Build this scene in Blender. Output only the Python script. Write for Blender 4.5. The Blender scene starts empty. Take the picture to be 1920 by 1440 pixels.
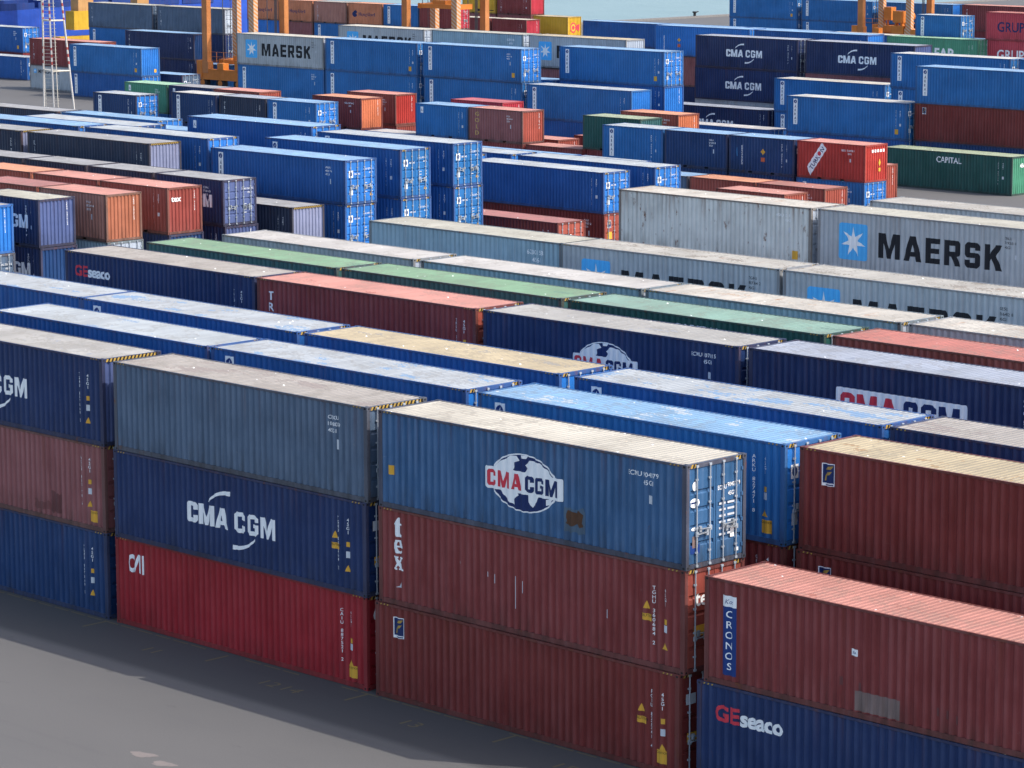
import bpy, bmesh, math, random
from mathutils import Vector, Matrix
random.seed(7)
C = bpy.context.scene.collection
SC = bpy.context.scene
R = math.radians

# ------------------------------------------------------------------ camera
cam_d = bpy.data.cameras.new('camera'); cam = bpy.data.objects.new('camera', cam_d); C.objects.link(cam)
cam_d.sensor_fit = 'HORIZONTAL'; cam_d.sensor_width = 36.0
cam_d.lens = 5803.87 / 1920.0 * 36.0
cam_d.clip_start = 1.0; cam_d.clip_end = 20000.0
YAW, PITCH, ROLL = -0.7884131, 0.1681393, -0.0024710
fw = Vector((math.sin(YAW)*math.cos(PITCH), math.cos(YAW)*math.cos(PITCH), -math.sin(PITCH)))
rt = Vector((math.cos(YAW), -math.sin(YAW), 0.0)); up = rt.cross(fw)
c_, s_ = math.cos(ROLL), math.sin(ROLL)
r2 = c_*rt + s_*up; u2 = -s_*rt + c_*up
cam.matrix_world = Matrix(((r2.x, u2.x, -fw.x, 79.222), (r2.y, u2.y, -fw.y, -60.496), (r2.z, u2.z, -fw.z, 24.681), (0, 0, 0, 1)))
SC.camera = cam

# ------------------------------------------------------------------ sky, sun, exposure
SUN_DIR = Vector((0.77, 0.452, 1.0)).normalized()          # towards the sun
el = math.asin(SUN_DIR.z); az = math.atan2(SUN_DIR.x, SUN_DIR.y)
world = bpy.data.worlds.new('World'); SC.world = world; world.use_nodes = True
wn = world.node_tree; wn.nodes.clear()
sky = wn.nodes.new('ShaderNodeTexSky'); sky.sky_type = 'NISHITA'; sky.sun_disc = False
sky.sun_elevation = el; sky.sun_rotation = az; sky.air_density = 1.0; sky.dust_density = 2.6; sky.ozone_density = 1.0
bg = wn.nodes.new('ShaderNodeBackground'); bg.inputs['Strength'].default_value = 0.15
wo = wn.nodes.new('ShaderNodeOutputWorld')
wn.links.new(sky.outputs[0], bg.inputs[0]); wn.links.new(bg.outputs[0], wo.inputs[0])
sun_d = bpy.data.lights.new('sun', 'SUN'); sun = bpy.data.objects.new('sun', sun_d); C.objects.link(sun)
sun_d.energy = 2.0; sun_d.angle = R(0.5); sun_d.color = (1.0, 0.96, 0.90)
sun.rotation_euler = SUN_DIR.to_track_quat('Z', 'Y').to_euler(); sun.location = (0, 0, 80)
SC.view_settings.view_transform = 'Standard'; SC.view_settings.look = 'None'
SC.view_settings.exposure = 0.95; SC.view_settings.gamma = 1.0

# ------------------------------------------------------------------ materials
class NT:
    def __init__(s, name):
        s.m = bpy.data.materials.new(name); s.m.use_nodes = True; s.t = s.m.node_tree; s.t.nodes.clear()
        s.out = s.n('ShaderNodeOutputMaterial'); s.b = s.n('ShaderNodeBsdfPrincipled')
        s.l(s.b.outputs[0], s.out.inputs[0])
    def n(s, t, **k):
        x = s.t.nodes.new(t)
        for a, v in k.items(): setattr(x, a, v)
        return x
    def l(s, a, b): s.t.links.new(a, b)
    def pos(s, scale=(1, 1, 1), offset=(0, 0, 0)):
        g = s.n('ShaderNodeNewGeometry'); m = s.n('ShaderNodeMapping')
        m.inputs['Scale'].default_value = scale; m.inputs['Location'].default_value = offset
        s.l(g.outputs['Position'], m.inputs['Vector']); return m.outputs[0]
    def noise(s, v, scale, detail=3.0, rough=0.55):
        x = s.n('ShaderNodeTexNoise'); x.inputs['Scale'].default_value = scale; x.inputs['Detail'].default_value = detail
        x.inputs['Roughness'].default_value = rough; s.l(v, x.inputs['Vector']); return x.outputs['Fac']
    def ramp(s, f, a, b, lo=0.0, hi=1.0):
        x = s.n('ShaderNodeMapRange'); x.inputs['From Min'].default_value = a; x.inputs['From Max'].default_value = b
        x.inputs['To Min'].default_value = lo; x.inputs['To Max'].default_value = hi; s.l(f, x.inputs['Value']); return x.outputs[0]
    def mul(s, a, b):
        x = s.n('ShaderNodeMath', operation='MULTIPLY')
        for i, v in enumerate((a, b)):
            if isinstance(v, (int, float)): x.inputs[i].default_value = v
            else: s.l(v, x.inputs[i])
        return x.outputs[0]
    def mix(s, f, a, b, mode='MIX'):
        x = s.n('ShaderNodeMix', data_type='RGBA', blend_type=mode)
        for v, i in ((f, 0), (a, 6), (b, 7)):
            if isinstance(v, (int, float)): x.inputs[i].default_value = v
            elif isinstance(v, tuple): x.inputs[i].default_value = (*v, 1) if len(v) == 3 else v
            else: s.l(v, x.inputs[i])
        return x.outputs[2]

def lighter(c, f): return tuple(min(1.0, v*f) for v in c)
def toward(c, d, f): return tuple(a*(1-f)+b*f for a, b in zip(c, d))
RUST = (0.16, 0.055, 0.02)
_mats = {}
def paint(name, col, wear=0.5, rust=0.3, rough=0.42):
    """painted corrugated steel: outer ribs lightened by bleaching and painted rib shading, run-off streaks, chips, grime towards the bottom rail, rust below the top rail"""
    if name in _mats: return _mats[name]
    N = NT(name)
    tc = N.n('ShaderNodeTexCoord'); lx = N.n('ShaderNodeSeparateXYZ'); N.l(tc.outputs['Object'], lx.inputs[0]); z = lx.outputs['Z']
    big = N.noise(N.pos((0.35, 0.35, 0.6)), 1.0, 3)
    streak = N.noise(N.pos((5.5, 5.5, 0.28)), 1.0, 4, 0.6)
    fine = N.noise(N.pos((1, 1, 1), (13, 7, 3)), 5.0, 5, 0.65)
    base = N.mix(N.ramp(big, 0.3, 0.7), lighter(col, 0.84), lighter(toward(col, (0.5, 0.5, 0.5), 0.02*wear), 1.16))
    at = N.n('ShaderNodeAttribute'); at.attribute_name = 'chalk_rib_shade'
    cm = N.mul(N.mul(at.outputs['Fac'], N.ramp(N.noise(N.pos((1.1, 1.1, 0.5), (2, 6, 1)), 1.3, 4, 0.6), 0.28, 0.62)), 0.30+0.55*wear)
    base = N.mix(cm, base, toward(lighter(col, 1.45), (0.36, 0.36, 0.34), 0.07+0.09*wear))  # lighter ribs carry chalking and painted shading between ribs and recesses
    base = N.mix(N.mul(N.ramp(streak, 0.5, 0.80), 0.55*wear), base, toward(lighter(col, 1.35), (0.42, 0.42, 0.42), 0.16))
    base = N.mix(N.mul(N.ramp(streak, 0.44, 0.24), 0.65*wear), base, lighter(col, 0.52))
    scr = N.noise(N.pos((0.9, 0.9, 5.0), (4, 4, 4)), 1.0, 5, 0.7)
    base = N.mix(N.mul(N.ramp(scr, 0.68, 0.74), 0.40*wear), base, toward(col, (0.5, 0.48, 0.46), 0.38))
    base = N.mix(N.mul(N.ramp(fine, 0.66, 0.74), 0.40*wear), base, toward(col, (0.45, 0.43, 0.40), 0.4))
    grime = N.noise(N.pos((2.6, 2.6, 0.5), (6, 1, 2)), 1.0, 5, 0.65)
    base = N.mix(N.mul(N.mul(N.ramp(z, 0.95, 0.12), N.ramp(grime, 0.44, 0.66)), 0.30+0.45*wear), base, toward(lighter(col, 0.45), (0.05, 0.045, 0.035), 0.45))
    if rust > 0:
        rn = N.noise(N.pos((1.6, 1.6, 0.7), (3, 31, 5)), 1.7, 6, 0.7)
        base = N.mix(N.mul(N.ramp(rn, 0.71 - 0.12*rust, 0.78 - 0.10*rust), min(1.0, 0.25+0.9*rust)), base, RUST)
        rs = N.noise(N.pos((3.2, 3.2, 0.16), (9, 2, 8)), 1.0, 5, 0.65)
        base = N.mix(N.mul(N.ramp(rs, 0.64, 0.80), 0.7*rust), base, toward(RUST, col, 0.25))
        rt = N.noise(N.pos((4.0, 4.0, 0.22), (1, 7, 3)), 1.0, 5, 0.65)
        base = N.mix(N.mul(N.mul(N.ramp(z, 1.3, 2.75), N.ramp(rt, 0.52, 0.70)), min(0.9, 0.2+0.8*rust)), base, toward(RUST, col, 0.3))
    N.l(base, N.b.inputs['Base Color'])
    N.l(N.ramp(fine, 0.3, 0.7, rough-0.08, rough+0.15), N.b.inputs['Roughness']); N.b.inputs['Specular IOR Level'].default_value = 0.22
    bp = N.n('ShaderNodeBump'); bp.inputs['Strength'].default_value = 0.6; bp.inputs['Distance'].default_value = 0.05
    N.l(N.noise(N.pos((1.3, 1.3, 1.0), (5, 5, 5)), 1.2, 3), bp.inputs['Height']); N.l(bp.outputs[0], N.b.inputs['Normal'])
    _mats[name] = N.m; return N.m

def roofing(name, col, under=None, rust=0.25, patch=0.3):
    """sun bleached dusty roof: worn patches of the older coat, dried puddles, rust along the ribs, bird droppings"""
    if name in _mats: return _mats[name]
    N = NT(name); under = under or lighter(col, 0.62)
    tc = N.n('ShaderNodeTexCoord'); lx = N.n('ShaderNodeSeparateXYZ'); N.l(tc.outputs['Object'], lx.inputs[0]); y = lx.outputs['Y']
    big = N.noise(N.pos((0.5, 0.5, 0.5)), 1.0, 4)
    base = N.mix(N.ramp(big, 0.3, 0.7), lighter(toward(col, (0.3, 0.25, 0.2), 0.12), 0.78), lighter(col, 1.10))
    rib = N.noise(N.pos((4.8, 0.30, 1)), 1.0, 4, 0.65)
    base = N.mix(N.mul(N.ramp(rib, 0.46, 0.74), 0.55), base, lighter(col, 0.70))
    base = N.mix(N.mul(N.ramp(rib, 0.44, 0.28), 0.5), base, lighter(col, 1.14))
    pud = N.noise(N.pos((0.8, 0.8, 1), (23, 5, 0)), 1.0, 4, 0.6)
    base = N.mix(N.mul(N.mul(N.ramp(pud, 0.53, 0.56), N.ramp(pud, 0.62, 0.57)), 0.62), base, lighter(toward(col, (0.25, 0.22, 0.18), 0.4), 0.75))
    if patch > 0:
        pn = N.noise(N.pos((0.45, 1.1, 1), (17, 4, 0)), 1.0, 6, 0.70)
        base = N.mix(N.mul(N.ramp(pn, 0.655 - 0.14*patch, 0.675 - 0.14*patch), 0.88), base, under)
        pk = N.noise(N.pos((2.5, 2.5, 1), (7, 14, 0)), 1.0, 4, 0.7)
        base = N.mix(N.mul(N.ramp(pk, 0.70 - 0.06*patch, 0.72 - 0.06*patch), 0.7), base, under)
    if rust > 0:
        rn = N.noise(N.pos((3.6, 0.5, 1), (2, 9, 0)), 1.0, 6, 0.72)
        base = N.mix(N.mul(N.ramp(rn, 0.66 - 0.14*rust, 0.80 - 0.14*rust), min(1.0, 0.15+rust*1.1)), base, (0.27, 0.12, 0.05))
        ed = N.noise(N.pos((2.2, 2.2, 1), (6, 3, 0)), 1.0, 5, 0.7)
        base = N.mix(N.mul(N.mul(N.ramp(y, 0.30, 0.06), N.ramp(ed, 0.46, 0.62)), 0.35+0.5*rust), base, (0.20, 0.10, 0.05))
    v = N.n('ShaderNodeTexVoronoi'); v.inputs['Scale'].default_value = 1.9; N.l(N.pos((1, 1, 0.01), (3, 3, 0)), v.inputs['Vector'])
    base = N.mix(N.mul(N.ramp(v.outputs['Distance'], 0.085, 0.05), N.ramp(N.noise(N.pos((1, 1, 1), (40, 2, 0)), 0.9, 2), 0.44, 0.50)), base, (0.88, 0.88, 0.86))
    v2 = N.n('ShaderNodeTexVoronoi'); v2.inputs['Scale'].default_value = 0.55; N.l(N.pos((1, 1, 0.01), (8, 1, 0)), v2.inputs['Vector'])
    base = N.mix(N.ramp(v2.outputs['Distance'], 0.085, 0.05), base, under)
    N.l(base, N.b.inputs['Base Color']); N.b.inputs['Roughness'].default_value = 0.62; N.b.inputs['Specular IOR Level'].default_value = 0.3
    _mats[name] = N.m; return N.m

def plain(name, col, rough=0.5, metal=0.0, var=0.12):
    if name in _mats: return _mats[name]
    N = NT(name)
    n = N.noise(N.pos((1, 1, 1)), 2.3, 4)
    N.l(N.mix(N.ramp(n, 0.3, 0.7), lighter(col, 1-var), lighter(col, 1+var)), N.b.inputs['Base Color'])
    N.b.inputs['Roughness'].default_value = rough; N.b.inputs['Metallic'].default_value = metal
    _mats[name] = N.m; return N.m

def decal_mat(name, col, worn=0.25, rough=0.5):
    if name in _mats: return _mats[name]
    N = NT(name)
    n = N.noise(N.pos((6, 6, 1.2)), 1.0, 5, 0.65)
    N.l(N.mix(N.mul(N.ramp(n, 0.52, 0.75), worn), col, toward(lighter(col, 0.55), (0.2, 0.2, 0.2), 0.3)), N.b.inputs['Base Color'])
    N.b.inputs['Roughness'].default_value = rough; N.b.inputs['Specular IOR Level'].default_value = 0.25
    _mats[name] = N.m; return N.m

SIDES = {  # colour, wear, rust
 'navy': ((0.010, 0.030, 0.105), 0.45, 0.05), 'navydark': ((0.020, 0.032, 0.065), 0.5, 0.12), 'navyshade': ((0.010, 0.024, 0.085), 0.5, 0.1),
 'bluegrey': ((0.080, 0.125, 0.190), 0.8, 0.25), 'steelblue': ((0.032, 0.105, 0.225), 1.0, 0.35), 'midblue': ((0.008, 0.040, 0.130), 0.5, 0.08),
 'royal': ((0.014, 0.094, 0.305), 0.35, 0.03), 'harbour': ((0.019, 0.142, 0.375), 0.4, 0.03), 'harbourlight': ((0.021, 0.166, 0.510), 0.45, 0.04),
 'maroon': ((0.200, 0.033, 0.032), 0.7, 0.15), 'maroondeep': ((0.165, 0.025, 0.022), 0.45, 0.05), 'brown': ((0.250, 0.085, 0.085), 0.8, 0.3),
 'brownpale': ((0.380, 0.170, 0.125), 0.9, 0.35), 'oxide': ((0.300, 0.068, 0.050), 0.7, 0.25), 'red': ((0.300, 0.015, 0.023), 0.35, 0.03),
 'redbright': ((0.422, 0.040, 0.030), 0.4, 0.08), 'brick': ((0.352, 0.079, 0.053), 0.6, 0.2), 'orange': ((0.383, 0.132, 0.072), 0.6, 0.2),
 'crimson': ((0.440, 0.035, 0.055), 0.4, 0.05), 'grey': ((0.385, 0.410, 0.425), 0.5, 0.18), 'greyrust': ((0.600, 0.610, 0.570), 0.9, 0.9),
 'slate': ((0.26, 0.38, 0.44), 0.7, 0.30), 'greydoor': ((0.408, 0.459, 0.527), 0.6, 0.2), 'green': ((0.042, 0.125, 0.125), 0.6, 0.25),
 'greendeep': ((0.015, 0.082, 0.070), 0.45, 0.06), 'greenbright': ((0.075, 0.280, 0.170), 0.5, 0.1), 'yellow': ((0.640, 0.380, 0.030), 0.5, 0.15),
 'paleviolet': ((0.215, 0.235, 0.350), 0.6, 0.25), 'brightorange': ((0.560, 0.165, 0.075), 0.5, 0.15), 'orangefaded': ((0.560, 0.200, 0.095), 0.6, 0.2), 'dullred': ((0.281, 0.056, 0.044), 0.6, 0.25), 'violetgrey': ((0.077, 0.108, 0.243), 0.6, 0.2), 'salmonred': ((0.500, 0.060, 0.080), 0.4, 0.05),
}
ROOFS = {  # colour, under, rust, patch
 'cream': ((0.410, 0.377, 0.316), (0.451, 0.394, 0.312), 0.14, 0.05), 'dustgrey': ((0.288, 0.262, 0.236), (0.213, 0.180, 0.164), 0.12, 0.55),
 'palegrey': ((0.295, 0.285, 0.268), (0.213, 0.221, 0.246), 0.05, 0.25), 'bluewhite': ((0.298, 0.318, 0.335), (0.131, 0.221, 0.344), 0.04, 0.62),
 'whiteblue': ((0.318, 0.345, 0.362), (0.164, 0.230, 0.328), 0.03, 0.25), 'lightblue': ((0.156, 0.283, 0.426), (0.328, 0.361, 0.385), 0.02, 0.5),
 'skyblue': ((0.172, 0.295, 0.443), (0.115, 0.230, 0.410), 0.02, 0.2), 'sand': ((0.385, 0.316, 0.205), (0.221, 0.205, 0.180), 0.03, 0.55),
 'tan': ((0.361, 0.295, 0.189), (0.262, 0.172, 0.090), 0.08, 0.45), 'salmon': ((0.435, 0.193, 0.156), (0.295, 0.107, 0.082), 0.04, 0.12),
 'oxidered': ((0.312, 0.127, 0.107), (0.213, 0.082, 0.070), 0.10, 0.15), 'brickred': ((0.361, 0.123, 0.098), (0.246, 0.082, 0.070), 0.05, 0.15),
 'green': ((0.148, 0.254, 0.156), (0.098, 0.172, 0.123), 0.10, 0.2), 'greenblue': ((0.164, 0.262, 0.213), (0.098, 0.164, 0.139), 0.18, 0.2),
 'white': ((0.377, 0.357, 0.336), (0.344, 0.312, 0.279), 0.12, 0.15), 'whiterust': ((0.394, 0.365, 0.320), (0.328, 0.254, 0.189), 0.62, 0.2),
 'greydirty': ((0.320, 0.303, 0.271), (0.180, 0.156, 0.131), 0.38, 0.5), 'lilac': ((0.252, 0.275, 0.325), (0.180, 0.197, 0.246), 0.05, 0.3),
 'asphaltgrey': ((0.246, 0.246, 0.254), (0.156, 0.156, 0.156), 0.12, 0.4), 'creamgrey': ((0.328, 0.312, 0.262), (0.246, 0.221, 0.180), 0.10, 0.25),
 'paleorange': ((0.476, 0.213, 0.123), (0.295, 0.123, 0.066), 0.05, 0.08), 'mint': ((0.246, 0.410, 0.279), (0.148, 0.262, 0.180), 0.03, 0.05),
 'crimson': ((0.361, 0.090, 0.107), (0.246, 0.057, 0.070), 0.03, 0.05), 'pinkred': ((0.303, 0.123, 0.115), (0.213, 0.082, 0.074), 0.08, 0.2), 'paleolive': ((0.254, 0.295, 0.197), (0.148, 0.180, 0.131), 0.06, 0.15),
 'hotpale': ((0.410, 0.402, 0.373), (0.369, 0.369, 0.369), 0.02, 0.0),
}
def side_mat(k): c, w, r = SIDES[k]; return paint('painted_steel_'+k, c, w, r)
def roof_mat(k): c, u, r, p = ROOFS[k]; return roofing('roof_'+k, c, u, r, p)
def frame_mat(k):
    c, w, r = SIDES[k]; return paint('frame_steel_'+k, toward(c, (0.085, 0.060, 0.048), min(0.75, 0.22+1.3*r)), min(1, w+0.3), min(1.0, r+0.5))
WHITE = decal_mat('white_lettering', (0.90, 0.91, 0.90)); BLACK = decal_mat('black_lettering', (0.012, 0.014, 0.02), 0.1)
YEL = decal_mat('yellow_sticker', (0.74, 0.40, 0.05)); REDL = decal_mat('red_lettering', (0.66, 0.05, 0.075)); NAVYL = decal_mat('navy_lettering', (0.012, 0.03, 0.12))
SKYL = decal_mat('sky_blue_panel', (0.09, 0.46, 0.86), 0.1); GOLDL = decal_mat('gold_lettering', (0.60, 0.44, 0.13)); GREYW = decal_mat('grey_white_lettering', (0.62, 0.65, 0.68), 0.4)
DKRED = decal_mat('dark_red_lettering', (0.10, 0.012, 0.02)); NAVYB = decal_mat('navy_panel', (0.012, 0.045, 0.20), 0.1); ORNG = decal_mat('orange_stripe', (0.60, 0.14, 0.06))
HAZY = decal_mat('hazard_yellow', (0.44, 0.28, 0.06), 0.7); HAZB = decal_mat('hazard_black', (0.015, 0.014, 0.013), 0.2)
PATCHM = paint('rust_patch', (0.10, 0.045, 0.022), 1.0, 0.9); PATCHG = paint('primer_patch', (0.22, 0.155, 0.140), 0.9, 0.25); PATCHD = paint('repainted_patch', (0.150, 0.050, 0.050), 0.8, 0.2); PATCHE = paint('repainted_patch_pale', (0.20, 0.068, 0.066), 0.8, 0.2); PATCHS = paint('scraped_blue_patch', (0.085, 0.14, 0.20), 1.0, 0.4)
DARK = plain('dark_void', (0.010, 0.010, 0.011), 0.9); GALV = paint('galvanised_bar', (0.36, 0.40, 0.44), 0.9, 0.35)

# ------------------------------------------------------------------ mesh helpers
def mesh_of(name, bm, smooth=False):
    me = bpy.data.meshes.new(name); bm.normal_update(); bm.to_mesh(me); bm.free()
    if smooth: me.polygons.foreach_set('use_smooth', [True]*len(me.polygons))
    return me
def link(name, me, mat=None, parent=None, loc=None):
    o = bpy.data.objects.new(name, me); C.objects.link(o)
    if mat is not None:
        if not len(me.materials): me.materials.append(None)
        o.material_slots[0].link = 'OBJECT'; o.material_slots[0].material = mat
    if parent is not None: o.parent = parent
    if loc is not None: o.location = loc
    return o
def thing(name, label, cat, loc=(0, 0, 0), rz=0.0, group=None):
    o = bpy.data.objects.new(name, None); C.objects.link(o); o.location = loc; o.rotation_euler = (0, 0, rz)
    o['label'] = label; o['category'] = cat
    if group: o['group'] = group
    return o
def tag(o, label, cat, group=None):
    o['label'] = label; o['category'] = cat
    if group: o['group'] = group
    return o
def box(bm, x0, x1, y0, y1, z0, z1, mi=0):
    v = [bm.verts.new(p) for p in ((x0,y0,z0),(x1,y0,z0),(x1,y1,z0),(x0,y1,z0),(x0,y0,z1),(x1,y0,z1),(x1,y1,z1),(x0,y1,z1))]
    for f in ((0,3,2,1),(4,5,6,7),(0,1,5,4),(1,2,6,5),(2,3,7,6),(3,0,4,7)):
        q = bm.faces.new([v[i] for i in f]); q.material_index = mi
def beam(bm, a, b, w, d=None, seg=4, mi=0):
    """bar from a to b; seg 4 = square section w x d, else round of radius w"""
    a, b = Vector(a), Vector(b); d = d or w; ax = (b-a).normalized()
    ref = Vector((0, 0, 1)) if abs(ax.z) < 0.9 else Vector((1, 0, 0))
    e1 = ax.cross(ref).normalized(); e2 = ax.cross(e1)
    if seg == 4: pr = [(-w/2, -d/2), (w/2, -d/2), (w/2, d/2), (-w/2, d/2)]
    else: pr = [(w*math.cos(2*math.pi*i/seg), w*math.sin(2*math.pi*i/seg)) for i in range(seg)]
    A = [bm.verts.new(a+e1*x+e2*y) for x, y in pr]; B = [bm.verts.new(b+e1*x+e2*y) for x, y in pr]
    n = len(pr)
    for i in range(n):
        f = bm.faces.new((A[i], B[i], B[(i+1) % n], A[(i+1) % n])); f.material_index = mi
    f = bm.faces.new(A); f.material_index = mi
    f = bm.faces.new(B[::-1]); f.material_index = mi

# ------------------------------------------------------------------ container meshes (shared)
W = 2.438
LEN = {20: 6.058, 40: 12.192, 45: 13.716}
POST = 0.155; PIT = 0.278; DEP = 0.042; Y0 = 0.014
def profile(L):
    """side corrugation: list of (x, depth)"""
    n = max(1, round((L-2*POST)/PIT)); p = (L-2*POST)/n; s = p/0.278; pts = [(POST, 0.0)]
    for i in range(n):
        x = POST+i*p
        for dx, d in ((0.072, 0.0), (0.140, 1.0), (0.210, 1.0), (0.278, 0.0)): pts.append((x+dx*s, d*DEP))
    return pts
_prof = {}
def prof(L):
    if L not in _prof: _prof[L] = profile(L)
    return _prof[L]
def yc(L, x):
    P = prof(L)
    if x <= P[0][0] or x >= P[-1][0]: return 0.0
    n = round((L-2*POST)/PIT); p = (L-2*POST)/n; t = ((x-POST) % p)/p*0.278
    if t < 0.072: return 0.0
    if t < 0.140: return DEP*(t-0.072)/0.068
    if t < 0.210: return DEP
    return DEP*(0.278-t)/0.068
_mc = {}
def cached(key, fn):
    if key not in _mc: _mc[key] = fn()
    return _mc[key]
BR, TR = 0.16, 0.07
def side_mesh(L, h, back):
    def f():
        bm = bmesh.new(); pr = prof(L); cols = []
        for x, d in pr:
            y = Y0+d if not back else W-Y0-d
            cols.append((bm.verts.new((x, y, BR)), bm.verts.new((x, y, h-TR))))
        for a, b in zip(cols, cols[1:]):
            bm.faces.new((a[0], b[0], b[1], a[1]) if not back else (b[0], a[0], a[1], b[1]))
        me = mesh_of('side_wall', bm); at = me.attributes.new('chalk_rib_shade', 'FLOAT', 'POINT')      # outer ribs lighter: bleached paint plus rib shading put into the colour
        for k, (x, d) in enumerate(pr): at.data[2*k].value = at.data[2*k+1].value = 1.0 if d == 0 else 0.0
        return me
    return cached(('side', L, h, back), f)
def roof_mesh(L, h):
    def f():
        bm = bmesh.new(); n = round((L-0.3)/0.209); p = (L-0.3)/n; rows = []
        zt = h-0.012
        ys = [0.055, 0.075, W-0.075, W-0.055]
        xs = [(0.13, 0.0), (0.15, 0.0)]
        for i in range(n):
            x = 0.15+i*p
            xs += [(x+0.070*p/0.209, 0.0), (x+0.0895*p/0.209, -0.022), (x+0.1595*p/0.209, -0.022), (x+p, 0.0)]
        xs.append((L-0.13, 0.0))
        for x, d in xs:
            rows.append([bm.verts.new((x, ys[0], zt-0.004)), bm.verts.new((x, ys[1]+0.06, zt+d)), bm.verts.new((x, ys[2]-0.06, zt+d)), bm.verts.new((x, ys[3], zt-0.004))])
        for a, b in zip(rows, rows[1:]):
            for k in range(3): bm.faces.new((a[k], b[k], b[k+1], a[k+1]))
        return mesh_of('roof', bm)
    return cached(('roof', L, h), f)
def frame_mesh(L, h, pockets):
    def f():
        bm = bmesh.new(); P = POST
        for x0 in (0, L-P):
            for y0 in (0, W-0.12): box(bm, x0, x0+P, y0, y0+0.12, 0.118, h-0.118)
        for x0 in (-0.004, L-0.174):           # corner castings
            for y0 in (-0.005, W-0.157):
                for z0 in (0, h-0.118): box(bm, x0, x0+0.178, y0, y0+0.162, z0, z0+0.118+(0.004 if z0 else 0))
        for y0, y1 in ((0.004, 0.064), (W-0.064, W-0.004)):
            box(bm, 0.174, L-0.174, y0, y1, h-TR-0.001, h-0.004)
            if pockets:
                for a, b in ((0.174, L/2-1.21), (L/2-0.85, L/2+0.85), (L/2+1.21, L-0.174)): box(bm, a, b, y0, y1, 0.012, BR+0.002)
                for a, b in ((L/2-1.21, L/2-0.85), (L/2+0.85, L/2+1.21)): box(bm, a, b, y0, y1, 0.127, BR+0.001)
            else: box(bm, 0.174, L-0.174, y0, y1, 0.012, BR+0.002)
        for x0 in (0.006, L-0.106):
            box(bm, x0, x0+0.10, 0.157, W-0.157, h-0.125, h-0.006)
            box(bm, x0, x0+0.10, 0.157, W-0.157, 0.014, 0.14)
        box(bm, 0.2, L-0.2, 0.4, W-0.4, 0.05, BR)
        def oval(o, a, b, ra, rb):           # openings of the corner castings
            o, a, b = Vector(o), Vector(a), Vector(b)
            q = bm.faces.new([bm.verts.new(o+a*(ra*math.cos(t*math.pi/5))+b*(rb*math.sin(t*math.pi/5))) for t in range(10)]); q.material_index = 1
        for zc in (0.059, h-0.057):
            for xc in (0.089, L-0.085): oval((xc, -0.0075, zc), (1, 0, 0), (0, 0, 1), 0.042, 0.030)
            for y in (0.076, W-0.076): oval((L+0.0065, y, zc), (0, 1, 0), (0, 0, 1), 0.042, 0.030)
        for xc in (0.089, L-0.085):
            for y in (0.076, W-0.076): oval((xc, y, h+0.0065), (1, 0, 0), (0, 1, 0), 0.060, 0.030)
        me = mesh_of('frame', bm); me.materials.append(None); me.materials.append(DARK); return me
    return cached(('frame', L, h, pockets), f)
def panel_mesh(L, h, far):
    """corrugated front end wall (far=True: the X+ end)"""
    def f():
        bm = bmesh.new(); n = 9; y0, y1 = 0.12, W-0.12; p = (y1-y0)/n; pr = [(y0, 0.0)]
        for i in range(n):
            y = y0+i*p
            for t, d in ((0.40, 0.0), (0.58, 0.046), (0.82, 0.046), (1.0, 0.0)): pr.append((y+t*p, d))
        cols = []
        for y, d in pr:
            x = L-0.022-d if far else 0.022+d
            cols.append((bm.verts.new((x, y, 0.14)), bm.verts.new((x, y, h-0.122))))
        for a, b in zip(cols, cols[1:]): bm.faces.new((a[0], b[0], b[1], a[1]) if far else (b[0], a[0], a[1], b[1]))
        return mesh_of('end_wall', bm)
    return cached(('panel', L, h, far), f)
def door_mesh(h, side):
    """door leaf in local (x outwards, y, z), hinged at its outer edge"""
    def f():
        bm = bmesh.new(); y0, y1 = (0.125, W/2-0.012) if side == 0 else (W/2+0.012, W-0.125)
        z0, z1 = 0.15, h-0.13; pr = [(z0, 0.0), (z0+0.12, 0.0)]
        nb = 5; hh = (z1-z0-0.24)/nb
        for i in range(nb):
            a = z0+0.12+i*hh
            if i < nb-1: pr += [(a+hh*0.72, 0.0), (a+hh*0.79, -0.040), (a+hh*0.93, -0.040), (a+hh, 0.0)]
            else: pr += [(a+hh, 0.0)]
        pr += [(z1, 0.0)]
        e0, e1 = y0+0.07, y1-0.07
        A = [(bm.verts.new((d, e0, z)), bm.verts.new((d, e1, z))) for z, d in pr]
        for a, b in zip(A, A[1:]): bm.faces.new((a[0], a[1], b[1], b[0]))
        for u, v in ((y0, e0), (e1, y1)): box(bm, -0.05, 0.008, u, v, z0, z1)
        for y in ((y0-0.02,) if side == 0 else (y1-0.06,)):
            for k in range(4):                    # hinges
                zz = z0+0.2+k*(z1-z0-0.5)/3; box(bm, 0.008, 0.030, y, y+0.08, zz, zz+0.10)
        return mesh_of('door', bm)
    return cached(('door', h, side), f)
def bar_mesh(h):
    def f():
        bm = bmesh.new(); beam(bm, (0.045, 0, 0.06), (0.045, 0, h-0.06), 0.0215, seg=8)
        for z in (0.05, h-0.11): box(bm, 0.0, 0.07, -0.045, 0.045, z, z+0.06)
        for k in range(4): zz = 0.45+k*(h-0.9)/3; box(bm, 0.006, 0.05, -0.05, 0.05, zz-0.025, zz+0.025)
        return mesh_of('locking_bar', bm)
    return cached(('bar', h), f)
def handle_mesh(s):
    def f():
        bm = bmesh.new(); beam(bm, (0.075, 0.0, 0), (0.075, 0.42*s, 0.02), 0.05, 0.025); box(bm, 0.012, 0.085, min(0.36*s, 0.44*s), max(0.36*s, 0.44*s), -0.07, 0.09); box(bm, 0.02, 0.08, -0.05, 0.05, -0.06, 0.06)
        return mesh_of('handle', bm)
    return cached(('handle', s), f)
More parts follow.
